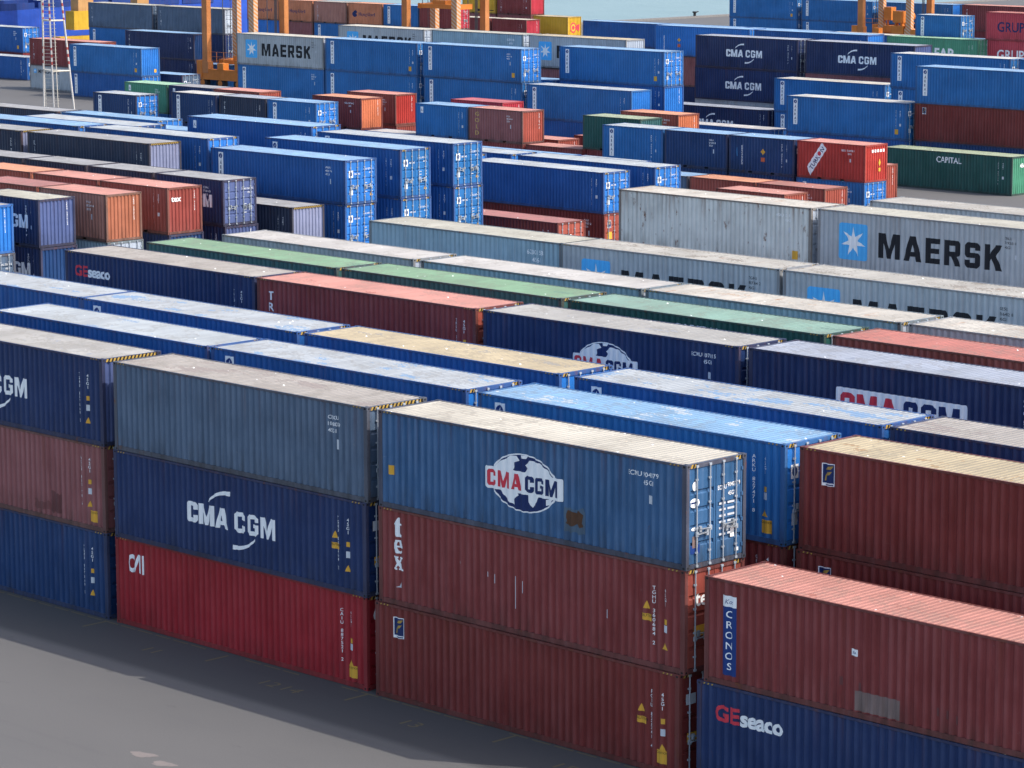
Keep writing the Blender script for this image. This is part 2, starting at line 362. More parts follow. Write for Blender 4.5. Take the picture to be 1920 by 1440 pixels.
def stripe_mesh(L, h, full):
    """yellow and black warning chevrons on the header rail and the ends of the top side rails"""
    def f():
        bm = bmesh.new(); q = 0
        def quad(a, b, c, d, mi):
            g = bm.faces.new([bm.verts.new(p) for p in (a, b, c, d)]); g.material_index = mi
        xx = L-0.106+0.100+0.003; zl, zh = h-0.115, h-0.012
        rngs = ((0.16, W-0.16),) if full else ((0.165, 0.46), (W-0.46, W-0.165))
        for a, b in rngs:
            n = round((b-a)/0.075); st = (b-a)/n
            for i in range(n):
                y = a+i*st; sh = min(0.05, b-y-st) if i == n-1 else 0.05
                quad((xx, y, zl), (xx, y+st, zl), (xx, y+st+sh, zh), (xx, y+sh, zh), i % 2)
        for a in (0.22, L-0.22-0.40):
            for i in range(0, 6, 2):
                x = a+i*0.07; quad((x, 0.001, h-TR+0.010), (x+0.05, 0.001, h-TR+0.010), (x+0.075, 0.001, h-0.016), (x+0.025, 0.001, h-0.016), 0)
        me = mesh_of('hazard_stripe', bm); me.materials.append(HAZY); me.materials.append(HAZB); return me
    return cached(('stripe', L, h, full), f)

# ------------------------------------------------------------------ lettering: polygons in (u, v) laid on the corrugation
def text_mesh(t, size, bold=0.0, sx=1.0, shear=0.0, spacing=1.0):
    def f():
        cu = bpy.data.curves.new('text', 'FONT'); cu.body = t; cu.size = size/0.73; cu.offset = bold*size; cu.shear = shear; cu.space_character = spacing
        cu.fill_mode = 'FRONT'; cu.resolution_u = 3
        o = bpy.data.objects.new('text', cu); C.objects.link(o)
        dg = bpy.context.evaluated_depsgraph_get(); dg.update()
        me = bpy.data.meshes.new_from_object(o.evaluated_get(dg)); bpy.data.objects.remove(o); bpy.data.curves.remove(cu)
        V = [(v.co.x*sx, v.co.y) for v in me.vertices]; F = [tuple(p.vertices) for p in me.polygons]; bpy.data.meshes.remove(me)
        return V, F
    return cached(('txt', t, size, bold, sx, shear, spacing), f)
def width(VF): return max((v[0] for v in VF[0]), default=0)-min((v[0] for v in VF[0]), default=0)
GLY = {
 'C': (0.72, [[(.14,0),(.58,0),(.72,.14),(.72,.37),(.47,.37),(.47,.21),(.25,.21),(.25,.79),(.47,.79),(.47,.63),(.72,.63),(.72,.86),(.58,1),(.14,1),(0,.86),(0,.14)]]),
 'G': (0.72, [[(.14,0),(.58,0),(.72,.14),(.72,.55),(.37,.55),(.37,.37),(.47,.37),(.47,.21),(.25,.21),(.25,.79),(.47,.79),(.47,.67),(.72,.67),(.72,.86),(.58,1),(.14,1),(0,.86),(0,.14)]]),
 'M': (1.0, [[(0,0),(.24,0),(.24,.60),(.42,0),(.58,0),(.76,.60),(.76,0),(1,0),(1,1),(.69,1),(.5,.40),(.31,1),(0,1)]]),
 'A': (0.86, [[(0,0),(.25,0),(.305,.19),(.43,.19),(.43,.38),(.36,.38),(.43,.66),(.43,1),(.28,1)], [(.86,0),(.58,1),(.43,1),(.43,.66),(.50,.38),(.43,.38),(.43,.19),(.555,.19),(.61,0)]]),
 'E': (0.66, [[(0,0),(.66,0),(.66,.21),(.25,.21),(.25,.40),(.61,.40),(.61,.60),(.25,.60),(.25,.79),(.66,.79),(.66,1),(0,1)]]),
 'R': (0.76, [[(0,0),(.24,0),(.24,1),(0,1)], [(.24,.79),(.52,.79),(.52,.56),(.24,.56),(.24,.36),(.35,.36),(.50,0),(.77,0),(.60,.37),(.70,.41),(.76,.5),(.76,.88),(.64,1),(.24,1)]]),
 'S': (0.72, [[(0,.14),(.14,0),(.58,0),(.72,.14),(.72,.48),(.60,.60),(.25,.60),(.25,.79),(.47,.79),(.47,.70),(.72,.70),(.72,.86),(.58,1),(.14,1),(0,.86),(0,.52),(.12,.40),(.47,.40),(.47,.21),(.25,.21),(.25,.31),(0,.31)]]),
 'K': (0.80, [[(0,0),(.24,0),(.24,1),(0,1)], [(.24,.34),(.33,.45),(.52,0),(.82,0),(.53,.57),(.80,1),(.52,1),(.24,.62)]]),
 't': (0.68, [[(.22,0),(.60,0),(.66,.14),(.52,.13),(.46,.2),(.46,.60),(.64,.60),(.64,.70),(.46,.70),(.46,1.0),(.36,1.0),(.1,.68),(.02,.68),(.02,.60),(.16,.60),(.16,.10)]]),
 'e': (0.72, [[(.2,0),(.56,0),(.70,.12),(.64,.2),(.5,.12),(.38,.14),(.29,.31),(.72,.31),(.72,.40),(.29,.40),(.29,.48),(.34,.61),(.34,.70),(.2,.70),(0,.5),(0,.2)], [(.34,.61),(.41,.59),(.45,.40),(.72,.40),(.67,.56),(.53,.70),(.34,.70)]]),
 'x': (0.78, [[(0,0),(.30,0),(.30,.08),(.23,.1),(.34,.24),(.44,.1),(.38,.08),(.38,0),(.78,0),(.78,.08),(.70,.1),(.49,.40),(.64,.60),(.72,.62),(.72,.70),(.46,.70),(.46,.62),(.50,.60),(.40,.48),(.31,.60),(.36,.62),(.36,.70),(0,.70),(0,.62),(.08,.60),(.27,.34),(.1,.1),(0,.08)]]),
}
def block(word, size, sx=1.0, gap=0.13):
    """heavy block lettering from straight outlines: (V, F) and width"""
    V, F, x = [], [], 0.0
    for ch in word:
        w, polys = GLY[ch]
        for P in polys:
            k = len(V); V += [((x+u*sx)*size, v*size) for u, v in P]; F.append(tuple(range(k, k+len(P))))
        x += w*sx+gap
    return (V, F), (x-gap)*size
PRND = random.Random(3)
class Deco:
    """pieces (V, F, material, name, lift) of one painted side"""
    def __init__(s): s.p = {}
    def poly(s, VF, mat, name, lift=0.0):
        V, F = s.p.setdefault((name, mat.name, lift), ([], [], mat))[:2]; k = len(V)
        V.extend(VF[0]); F.extend(tuple(i+k for i in f) for f in VF[1])
    def text(s, t, x, z, size, mat, name='lettering', bold=0.02, sx=1.0, center=False, rot=0.0, shear=0.0, spacing=1.0, lift=0.0):
        V, F = text_mesh(t, size, bold, sx, shear, spacing)
        if not V: return
        x0 = min(v[0] for v in V); w = max(v[0] for v in V)-x0
        V = [(a-x0-(w/2 if center else 0), b) for a, b in V]
        c, n = math.cos(rot), math.sin(rot)
        s.poly(([(x+a*c-b*n, z+a*n+b*c) for a, b in V], F), mat, name, lift); return w
    def column(s, t, x, ztop, size, step, mat, name='lettering', bold=0.02, sx=1.0, lift=0.0):
        for i, ch in enumerate(t):
            if ch != ' ': s.text(ch, x, ztop-size-i*step, size, mat, name, bold, sx, True, lift=lift)
    def rect(s, x0, x1, z0, z1, mat, name, lift=0.0): s.poly(([(x0, z0), (x1, z0), (x1, z1), (x0, z1)], [(0, 1, 2, 3)]), mat, name, lift)
    def blot(s, x0, x1, z0, z1, mat, name, lift=0.0):
        P = []; n = 7
        for k in range(n): P.append((x0+(x1-x0)*k/n+PRND.uniform(-.03, .03), z0+PRND.uniform(-.05, .05)))
        for k in range(4): P.append((x1+PRND.uniform(-.04, .04), z0+(z1-z0)*k/4))
        for k in range(n): P.append((x1-(x1-x0)*k/n+PRND.uniform(-.03, .03), z1+PRND.uniform(-.10, .05)))
        for k in range(4): P.append((x0+PRND.uniform(-.04, .04), z1-(z1-z0)*k/4))
        s.shape(P, mat, name, lift)
    def shape(s, pts, mat, name, lift=0.0): s.poly((list(pts), [tuple(range(len(pts)))]), mat, name, lift)
    def rrect(s, x0, x1, z0, z1, r, mat, name, lift=0.0):
        P = []
        for cx, cz, a in ((x1-r, z0+r, -90), (x1-r, z1-r, 0), (x0+r, z1-r, 90), (x0+r, z0+r, 180)):
            for k in range(5): t = R(a+k*22.5); P.append((cx+r*math.cos(t), cz+r*math.sin(t)))
        s.shape(P, mat, name, lift)
    def arc(s, cx, cz, r, a0, a1, w0, w1, mat, name, sx=1.0, lift=0.0, n=16):
        V, F = [], []
        for i in range(n+1):
            t = i/n; a = R(a0+(a1-a0)*t); w = w0+(w1-w0)*t
            V += [(cx+sx*(r-w/2)*math.cos(a), cz+(r-w/2)*math.sin(a)), (cx+sx*(r+w/2)*math.cos(a), cz+(r+w/2)*math.sin(a))]
            if i: F.append((2*i-2, 2*i-1, 2*i+1, 2*i))
        s.poly((V, F), mat, name, lift)
    def ellipse(s, cx, cz, rx, rz, mat, name, lift=0.0, n=28): s.shape([(cx+rx*math.cos(2*math.pi*i/n), cz+rz*math.sin(2*math.pi*i/n)) for i in range(n)], mat, name, lift)

def lay_on_side(V, F, L, lift):
    bm = bmesh.new(); vs = [bm.verts.new((u, 0, v)) for u, v in V]
    for f in F:
        try: bm.faces.new([vs[i] for i in f])
        except ValueError: pass
    bm.normal_update(); bmesh.ops.triangulate(bm, faces=bm.faces[:])
    xs = [v[0] for v in V]; lo, hi = min(xs), max(xs)
    n = round((L-2*POST)/PIT); p = (L-2*POST)/n
    i0 = max(0, int((lo-POST)/p)-1)
    for i in range(i0, n):
        b = POST+i*p
        if b > hi: break
        for dx in (0.0, 0.072, 0.140, 0.210):
            x = b+dx*p/0.278
            if lo < x < hi: bmesh.ops.bisect_plane(bm, geom=bm.verts[:]+bm.edges[:]+bm.faces[:], plane_co=(x, 0, 0), plane_no=(1, 0, 0), dist=1e-6)
    for v in bm.verts: v.co.y = Y0+yc(L, v.co.x)-0.004-lift
    for f in bm.faces:
        f.normal_update()
        if f.normal.y > 0: f.normal_flip()
    return bm
def lay_on_end(V, F, L, lift, xo):
    bm = bmesh.new(); vs = [bm.verts.new((xo+lift, u, v)) for u, v in V]
    for f in F:
        try: bm.faces.new([vs[i] for i in f])
        except ValueError: pass
    for f in bm.faces:
        f.normal_update()
        if f.normal.x < 0: f.normal_flip()
    return bm

def numbers(d, L, h, style, code, size='45G1', near=True):
    """owner code and size code near the right end, as painted on each box"""
    w = WHITE
    if style == 'v':                     # two vertical columns with stickers
        rr = random.Random(code+size); x = L-1.05-rr.choice((0, 0.1, 0.22)); zt = h-0.38-rr.uniform(0, 0.22); s = 0.105; st = 0.128; k1, k2 = rr.choice(((0.90, 1.40), (1.02, 1.46), (1.30, 0.80)))
        d.column(code, x, zt, s, st, w, 'number_marking', 0.012)
        d.column(size, x+0.42, zt-0.02, s, st, w, 'number_marking', 0.012)
        d.rect(x+0.36, x+0.50, zt-1.24, zt-1.04, GREYW, 'number_marking')
        if near: d.rect(x+0.37, x+0.49, zt-k1, zt-k1+0.15, YEL, 'warning_sticker'); d.shape([(x+0.30, zt-k2-0.26), (x+0.53, zt-k2-0.26), (x+0.415, zt-k2-0.06)], YEL, 'warning_sticker')
    elif style == 'h':                   # horizontal, one below the other
        x = L-2.15
        d.text(code, x, h-0.52, 0.135, w, 'number_marking', 0.012); d.text(size, x+0.55, h-0.74, 0.135, w, 'number_marking', 0.012)
        d.rect(x+0.75, x+0.90, h-1.25, h-1.02, GREYW, 'number_marking')
    elif style == 'b':                   # small block of three lines
        x = L-1.75
        for i, t in enumerate((code[:4], code[4:], size)): d.text(t.strip(), x, h-0.55-i*0.2, 0.12, w, 'number_marking', 0.012)
        d.rect(x+0.35, x+0.47, h-1.45, h-1.15, GREYW, 'number_marking')
    elif style == 'd':                   # dark block on grey boxes
        x = L-1.65
        for i, t in enumerate((code[:4], code[4:], size)): d.text(t.strip(), x, h-0.55-i*0.2, 0.12, BLACK, 'number_marking', 0.008)
        d.rect(x+0.55, x+0.66, h-1.40, h-1.2, GREYW, 'number_marking')

def emblem_globe(d, cx, cz, rx, rz):
    d.ellipse(cx, cz, rx, rz, WHITE, 'logo'); d.ellipse(cx, cz, rx*0.955, rz*0.955, NAVYL, 'logo', 0.003)
    def land(pts): d.shape([(cx+rx*a, cz+rz*b) for a, b in pts], WHITE, 'logo', 0.006)
    land([(-0.90,0.08),(-0.93,0.30),(-0.75,0.58),(-0.52,0.74),(-0.40,0.86),(-0.20,0.90),(-0.14,0.74),(-0.30,0.64),(-0.27,0.50),(-0.36,0.34),(-0.42,0.18),(-0.60,0.05)])
    land([(-0.58,-0.02),(-0.36,-0.05),(-0.22,-0.22),(-0.16,-0.45),(-0.30,-0.62),(-0.26,-0.80),(-0.42,-0.74),(-0.60,-0.52),(-0.72,-0.25)])
    land([(0.02,0.34),(0.10,0.52),(0.04,0.62),(0.20,0.82),(0.46,0.78),(0.70,0.60),(0.86,0.38),(0.92,0.10),(0.72,0.02),(0.60,0.16),(0.42,0.08),(0.30,0.22)])
    land([(0.00,0.04),(0.28,0.10),(0.46,-0.02),(0.58,-0.12),(0.46,-0.30),(0.40,-0.55),(0.26,-0.78),(0.16,-0.60),(0.14,-0.34),(-0.02,-0.20),(-0.08,-0.06)])
    land([(0.66,-0.42),(0.86,-0.34),(0.80,-0.56),(0.66,-0.62)])
    land([(-0.10,0.94),(0.12,0.95),(0.06,0.84),(-0.06,0.84)])
def emblem_star(d, cx, cz, s, lift=0.004):
    d.rrect(cx-0.5*s, cx+0.5*s, cz-0.5*s, cz+0.5*s, 0.10*s, SKYL, 'logo')
    P = []
    for i in range(14):
        a = math.pi/2+i*math.pi/7; r = (0.43 if i % 2 == 0 else 0.155)*s; P.append((cx+r*math.cos(a), cz+r*math.sin(a)))
    d.poly(([(cx, cz)]+P, [(0, 1+i, 1+(i+1) % 14) for i in range(14)]), WHITE, 'logo', lift)
def emblem_flag(d, x, z, s):
    """small navy plate with a leaf shaped yellow and white F"""
    d.rect(x, x+s, z, z+1.5*s, WHITE, 'logo'); d.rect(x+0.06*s, x+0.94*s, z+0.2*s, z+1.44*s, NAVYL, 'logo', 0.003)
    d.shape([(x+0.28*s, z+1.08*s), (x+0.50*s, z+1.30*s), (x+0.90*s, z+1.36*s), (x+0.72*s, z+1.12*s)], HAZY, 'logo', 0.006)
    d.shape([(x+0.26*s, z+0.72*s), (x+0.46*s, z+0.94*s), (x+0.80*s, z+0.98*s), (x+0.64*s, z+0.76*s), (x+0.40*s, z+0.70*s), (x+0.30*s, z+0.34*s), (x+0.18*s, z+0.34*s)], HAZY, 'logo', 0.006)
    d.rect(x+0.3*s, x+0.9*s, z+0.05*s, z+0.13*s, NAVYL, 'logo', 0.006)
def cma_text(d, cx, cz, s, m1, m2, lift=0.0, name='lettering', gap=0.28, sx=1.0):
    for word, m in (('CMA', m1), ('CGM', m2)):
        (V, F), w = block(word, s, sx)
        x0 = cx-w-gap*s/2 if word == 'CMA' else cx+gap*s/2
        d.poly(([(a+x0, b+cz-s/2) for a, b in V], F), m, name, lift)

def side_deco(kind, L, h, code, style, size, near=True):
    d = Deco(); k = kind or ''
    if style: numbers(d, L, h, style, code, size, near)
    if k == 'arkas':
        x, zt = 0.72, h-0.22; hh = min(2.05, h-0.55)
        d.rect(x, x+0.40, zt-hh, zt, WHITE, 'label_plate')
        d.ellipse(x+0.20, zt-0.22, 0.155, 0.155, NAVYB, 'logo', 0.004, 14); d.text('A', x+0.20, zt-0.31, 0.18, WHITE, 'logo', 0.01, center=True, lift=0.008)
        st = (hh-0.5)/5
        for i, ch in enumerate('ARKAS'): d.text(ch, x+0.20, zt-0.46-st*(i+0.82), st*0.72, NAVYL, 'lettering', 0.02, 1.0, True, lift=0.004)
    elif k == 'cma':
        zc = h*0.49; cma_text(d, 5.9, zc, 0.66, WHITE, WHITE, gap=0.46, sx=1.10)
        d.arc(5.75, zc-0.02, 0.85, 148, 86, 0.04, 0.15, WHITE, 'logo', 1.35); d.arc(6.05, zc+0.02, 0.85, -32, -94, 0.04, 0.15, WHITE, 'logo', 1.35)
    elif k == 'globe':
        cx, cz = 6.02, h*0.53; emblem_globe(d, cx, cz, 1.33, 0.84)
        d.rrect(cx-1.56, cx+1.56, cz-0.32, cz+0.32, 0.07, WHITE, 'logo', 0.009)
        cma_text(d, cx-0.02, cz, 0.47, REDL, NAVYL, 0.013, 'lettering', 0.30, 1.02)
    elif k == 'cmabox':
        cx, cz = 6.35, 1.46; d.rrect(cx-2.65, cx+2.65, cz-0.58, cz+0.58, 0.1, WHITE, 'logo')
        cma_text(d, cx, cz, 0.86, REDL, NAVYL, 0.004, 'lettering', 0.26, 0.96)
    elif k == 'maersk':
        cz = h*0.52; emblem_star(d, 2.08, cz+0.02, 1.68)
        (V, F), w = block('MAERSK', 1.14, 1.06, 0.19); d.poly(([(a+3.55, b+cz-0.58) for a, b in V], F), BLACK, 'lettering')
    elif k == 'maerskline':
        emblem_star(d, 0.9, h-0.6, 0.45); d.text('MAERSK LINE', 1.5, h-0.82, 0.42, BLACK, 'lettering', 0.02, 1.1)
    elif k == 'geseaco':
        w = d.text('GE', 0.62, h-0.98, 0.44, REDL, 'lettering', 0.05, 1.15); d.text('seaco', 0.62+w+0.05, h-0.98, 0.44, WHITE, 'lettering', 0.05, 1.08)
    elif k == 'cai':
        d.text('C', 0.62, h-1.05, 0.56, WHITE, 'lettering', 0.06, 0.62); d.shape([(0.86, h-1.07), (0.98, h-1.07), (1.16, h-0.62), (1.16, h-1.07), (1.28, h-1.07), (1.28, h-0.46), (1.12, h-0.46)], WHITE, 'lettering'); d.rect(1.35, 1.41, h-1.09, h-0.46, WHITE, 'lettering')
    elif k == 'tex':
        [d.poly(([(a+0.62, b+h-0.82-0.50*i) for a, b in block(ch, 0.58, 0.95)[0][0]], block(ch, 0.58, 0.95)[0][1]), WHITE, 'lettering') for i, ch in enumerate('tex')]; d.shape([(0.72, 0.55), (0.92, 0.55), (0.92, 0.72), (0.86, 0.60)], GREYW, 'lettering')
        for x, z0, z1 in ((4.6, 1.5, 1.65), (4.88, 1.35, 1.62), (5.72, 0.75, 1.70), (6.0, 1.25, 1.6), (3.45, 1.70, 1.78), (9.3, 1.1, 1.35)): d.rect(x, x+0.022, z0, z1, GREYW, 'scrape')
    elif k == 'triton': d.column('TRITON', 0.80, h-0.45, 0.34, 0.44, WHITE, 'lettering', 0.02, 1.0)
    elif k == 'cronos':
        d.rect(0.62, 1.10, 0.30, h-0.72, NAVYB, 'label_plate'); d.rect(0.62, 1.10, h-0.72, h-0.42, WHITE, 'label_plate', 0.003)
        d.text('Kot', 0.86, h-0.64, 0.13, NAVYB, 'lettering', 0.0, center=True, shear=0.3, lift=0.006)
        for i, ch in enumerate('CRONOS'): d.text(ch, 0.86, h-1.02-i*0.285, 0.20, WHITE, 'lettering', 0.012, 1.15, True, lift=0.004)
        d.rect(5.0, 5.22, 1.62, 1.80, WHITE, 'label_plate'); d.text('IKA', 5.11, 1.67, 0.07, NAVYB, 'lettering', 0.0, center=True, lift=0.004)
        d.rect(5.15, 6.60, 0.20, 0.72, PATCHG, 'repair_patch')
        for x, z in ((4.65, 0.78), (5.25, 0.72), (7.75, 0.55), (8.05, 0.53), (8.35, 0.45)): d.rect(x, x+0.07, z, z+0.22, PATCHD, 'scrape')
    elif k == 'flag': emblem_flag(d, 0.78, h-0.98, 0.42)
    elif k == 'flagsmall': emblem_flag(d, 0.75, h-0.80, 0.34)
    elif k == 'gold': d.column('GOLD', 0.95, h-0.30, 0.34, 0.50, GOLDL, 'lettering', 0.0, 1.3)
    elif k == 'turkon':
        a = R(53); c, n = math.cos(a), math.sin(a); ox, oz = 0.95, 0.42
        def tr(u, v): return (ox+u*c-v*n, oz+u*n+v*c)
        d.shape([tr(-0.05, -0.30), tr(2.35, -0.30), tr(2.45, 0.30), tr(0.25, 0.30)], WHITE, 'label_plate')
        x, z = tr(0.35, -0.19); d.text('TURK', x, z, 0.33, NAVYL, 'lettering', 0.02, 1.0, rot=a, lift=0.004)
        x, z = tr(1.70, 0.0); d.ellipse(x, z, 0.16, 0.16, REDL, 'logo', 0.004, 14)
        x, z = tr(1.93, -0.17); d.text('N', x, z, 0.33, NAVYL, 'lettering', 0.02, 1.0, rot=a, lift=0.004)
    elif k == 'gm':
        (V, F), w = block('GM', 0.72, 1.1, 0.16); d.poly(([(a+L-1.0-w, b+h*0.52-0.36) for a, b in V], F), WHITE, 'lettering')
    elif k == 'capital': d.text('CAPITAL', 5.2, h-(0.74 if near else 0.82), 0.46, WHITE, 'lettering', 0.015, 0.95)
    elif k == 'far': d.text('FAR', 6.4, h-2.15, 1.15, WHITE, 'lettering', 0.04)
    elif k == 'grupo': d.text('GRUPO', 1.5, h-2.0, 1.05, NAVYL, 'lettering', 0.02, 0.95)
    elif k == 'grupow': d.text('GRUPO', 1.5, h-2.0, 1.05, WHITE, 'lettering', 0.02, 0.95)
    elif k == 'hapag':
        d.shape([(0.85, 0.95), (1.2, 0.9), (1.55, 1.1), (1.3, 1.35), (1.6, 1.5), (1.25, 1.75), (0.9, 1.6), (0.62, 1.3)], NAVYL, 'logo'); d.text('Hapag-Lloyd', 1.85, 1.1, 0.42, NAVYL, 'lettering', 0.01)
    elif k == 'spin':
        d.text('SPINNAKER', 1.28, 0.55, 0.17, WHITE, 'lettering', 0.02, 1.15, rot=math.pi/2); d.text('LEASING', 0.78, 1.15, 0.11, SKYL, 'lettering', 0.0, rot=math.pi/2)
        d.shape([(2.95, 1.55), (3.15, 1.32), (3.35, 1.55), (3.15, 1.80)], YEL, 'warning_sticker'); d.rect(2.98, 3.32, 0.85, 1.15, ORNG, 'warning_sticker')
    elif k == 'band':
        d.rect(3.7, 5.1, 1.32, 1.62, NAVYL, 'stripe'); d.rect(5.1, 8.1, 1.22, 1.62, ORNG, 'stripe'); d.text('6230158 ', 10.1, h-0.62, 0.2, WHITE, 'number_marking', 0.01); d.text('4561', 10.4, h-0.95, 0.2, WHITE, 'number_marking', 0.01)
    elif k == 'mscol': d.text('TEX', 1.0, 1.2, 0.5, WHITE, 'lettering', 0.01)
    elif k == 'vstrip': d.column('KLINE', 0.7, h-0.5, 0.28, 0.36, GREYW, 'lettering', 0.0)
    elif k == 'yellowtxt': d.text('msc', 0.6, 1.6, 0.4, ORNG, 'lettering', 0.0, 1.2); d.rect(2.7, 3.2, 0.25, 0.55, BLACK, 'lettering'); d.rect(4.4, 5.7, 0.35, 0.45, BLACK, 'lettering')
    elif k == 'white4': d.column('TRIO', 0.7, h-0.5, 0.26, 0.34, WHITE, 'lettering', 0.0)
    elif k == 'smallbox': d.rect(0.55, 0.85, h-0.75, h-0.25, WHITE, 'label_plate'); d.text('A', 0.70, h-0.62, 0.24, NAVYB, 'logo', 0.0, center=True, lift=0.004)
    return d
def extra_deco(d, ex, L, h):
    for e in ex or ():
        if e == 'cautionr': d.rect(L-1.60, L-1.22, h-1.60, h-1.41, YEL, 'warning_sticker'); d.text('CAUTION', L-1.40, h-1.50, 0.075, BLACK, 'warning_sticker', 0.0, center=True, lift=0.004); d.shape([(L-1.54, h-1.27), (L-1.30, h-1.27), (L-1.42, h-1.05)], YEL, 'warning_sticker')
        elif e == 'cautionb': d.rect(L-0.85, L-0.47, 0.28, 0.66, YEL, 'warning_sticker'); d.text('CAUTION', L-0.66, 0.56, 0.065, BLACK, 'warning_sticker', 0.0, center=True, lift=0.004)
        elif e == 'tan': d.rect(L-1.15, L-0.82, 0.42, 0.82, YEL, 'warning_sticker')
        elif e == 'leftyellow': d.rect(0.38, 0.62, h*0.42-0.2, h*0.42+0.08, YEL, 'warning_sticker')
        elif e == 'rustpatch': d.blot(7.70, 8.32, 0.62, 1.02, PATCHM, 'repair_patch', 0.003); d.blot(7.62, 8.42, 0.42, 1.12, PATCHS, 'repair_patch')
        elif e == 'darkpatch': d.blot(L-3.0, L-2.45, 0.3, 1.0, PATCHD, 'repair_patch'); d.blot(L-3.9, L-3.02, 0.32, 0.62, PATCHE, 'repair_patch')
        elif e == 'rubbed': d.rect(0.3, 1.1, 0.3, 0.9, PATCHG, 'repair_patch')

def end_deco(kind, L, h):
    d = Deco()
    if kind == 'd':       # codes on a blue door
        d.rect(0.30, 0.62, h-1.02, h-0.62, WHITE, 'label_plate'); d.ellipse(0.46, h-0.82, 0.11, 0.14, NAVYB, 'logo', 0.003, 12)
        d.text('ARKAS', 0.72, h-0.88, 0.11, WHITE, 'lettering', 0.0); d.text('ARKU 827452 1', 1.42, h-0.62, 0.10, WHITE, 'number_marking', 0.0, 0.85); d.text('45G1', 1.85, h-0.84, 0.10, WHITE, 'number_marking', 0.0)
        for i in range(4): d.rect(1.50, 1.50+0.22, h-1.40-i*0.17, h-1.365-i*0.17, GREYW, 'number_marking'); d.rect(1.98, 2.14, h-1.40-i*0.17, h-1.365-i*0.17, GREYW, 'number_marking')
        d.shape([(1.9, 0.45), (2.14, 0.45), (2.02, 0.70)], YEL, 'warning_sticker'); d.rect(0.35, 0.6, 0.55, 0.9, GREYW, 'label_plate')
    elif kind == 'n':     # plain codes
        d.text('TGHU 736214 2', 1.38, h-0.62, 0.105, WHITE, 'number_marking', 0.0, 0.85); d.text('45G1', 1.80, h-0.84, 0.105, WHITE, 'number_marking', 0.0)
        for i in range(4): d.rect(1.50, 1.72, h-1.45-i*0.16, h-1.415-i*0.16, GREYW, 'number_marking')
        d.rect(1.9, 2.1, 0.8, 1.05, GREYW, 'label_plate')
    elif kind == 'big':   # the near blue door
        d.text('ECMU', 1.30, h-0.86, 0.125, WHITE, 'number_marking', 0.012, 0.8); d.text('904077 9', 1.70, h-0.82, 0.125, WHITE, 'number_marking', 0.012, 0.8); d.text('45G1', 1.72, h-1.06, 0.125, WHITE, 'number_marking', 0.012, 0.8)
        d.ellipse(0.37, h-0.62, 0.10, 0.13, WHITE, 'logo'); d.ellipse(0.36, h-1.08, 0.20, 0.13, WHITE, 'logo'); d.rect(0.22, 0.50, h-1.10, h-1.05, NAVYL, 'logo', 0.003)
        for i in range(6): d.rect(1.36, 1.62, h-1.28-i*0.17, h-1.22-i*0.17, GREYW, 'number_marking'); d.rect(1.70, 1.98, h-1.28-i*0.17, h-1.22-i*0.17, GREYW, 'number_marking')
        d.rect(0.28, 0.50, 0.58, 0.90, PATCHG, 'repair_patch'); d.rect(0.20, 0.58, 0.42, 0.66, NAVYB, 'label_plate', -0.001); d.rect(1.82, 1.98, 0.66, 0.98, WHITE, 'label_plate'); d.ellipse(0.36, 1.10, 0.13, 0.05, WHITE, 'label_plate'); d.rect(2.0, 2.16, 0.24, 0.34, WHITE, 'label_plate')
    elif kind == 'tex': d.text('tex', 0.45, h-1.05, 0.42, WHITE, 'lettering', 0.03); d.rect(0.4, 0.85, 1.0, 1.3, YEL, 'warning_sticker')
    elif kind == 'texp': d.text('tex', 0.28, h-0.78, 0.32, WHITE, 'lettering', 0.03, 1.15); d.column('TEXU 41378', 1.92, h-0.28, 0.085, 0.11, WHITE, 'number_marking')
    elif kind == 'col': d.column('CRXU 2870154', 1.90, h-0.25, 0.085, 0.105, WHITE, 'number_marking')
    elif kind == 'cai': d.text('CAI', 0.30, h-0.80, 0.40, WHITE, 'lettering', 0.04); d.rect(0.5, 0.95, 1.05, 1.3, YEL, 'warning_sticker')
    elif kind == 'caut': d.rect(0.35, 0.85, 0.95, 1.2, YEL, 'warning_sticker'); d.rect(0.3, 0.7, h-0.9, h-0.6, GREYW, 'number_marking')
    elif kind == 'ark': d.rect(1.35, 1.75, 0.15, h-0.6, WHITE, 'label_plate'); d.column('ARKAS', 1.55, h-0.95, 0.26, 0.34, NAVYL, 'lettering', 0.02, lift=0.003)
    elif kind == 'cap': d.text('4561', 1.0, h-0.85, 0.3, WHITE, 'number_marking', 0.03)
    elif kind == 'tur':
        for i in range(5): d.rect(0.75+i*0.3, 0.93+i*0.3, h-0.55, h-0.35, WHITE, 'number_marking')
        d.shape([(1.5, 1.3), (1.62, 1.05), (1.74, 1.3), (1.62, 1.6)], YEL, 'warning_sticker'); d.rect(1.52, 1.72, 0.7, 0.95, YEL, 'warning_sticker')
    elif kind == 'flag': emblem_flag(d, 0.35, h-0.9, 0.32); d.rect(0.35, 0.75, h-1.6, h-1.15, YEL, 'warning_sticker'); d.text('tex', 1.5, 0.5, 0.4, WHITE, 'lettering', 0.03)
    elif kind == 'horn':
        d.ellipse(1.0, 1.25, 0.55, 0.65, REDL, 'logo'); d.ellipse(1.0, 1.25, 0.40, 0.48, YEL, 'logo', 0.003); d.ellipse(1.0, 1.25, 0.22, 0.26, REDL, 'logo', 0.006)
        d.shape([(1.25, 1.2), (2.05, 0.75), (2.15, 1.65), (1.7, 1.6)], REDL, 'logo', 0.008)
    elif kind == 'y': d.rect(1.7, 1.98, 0.35, 0.7, YEL, 'warning_sticker')
    return d

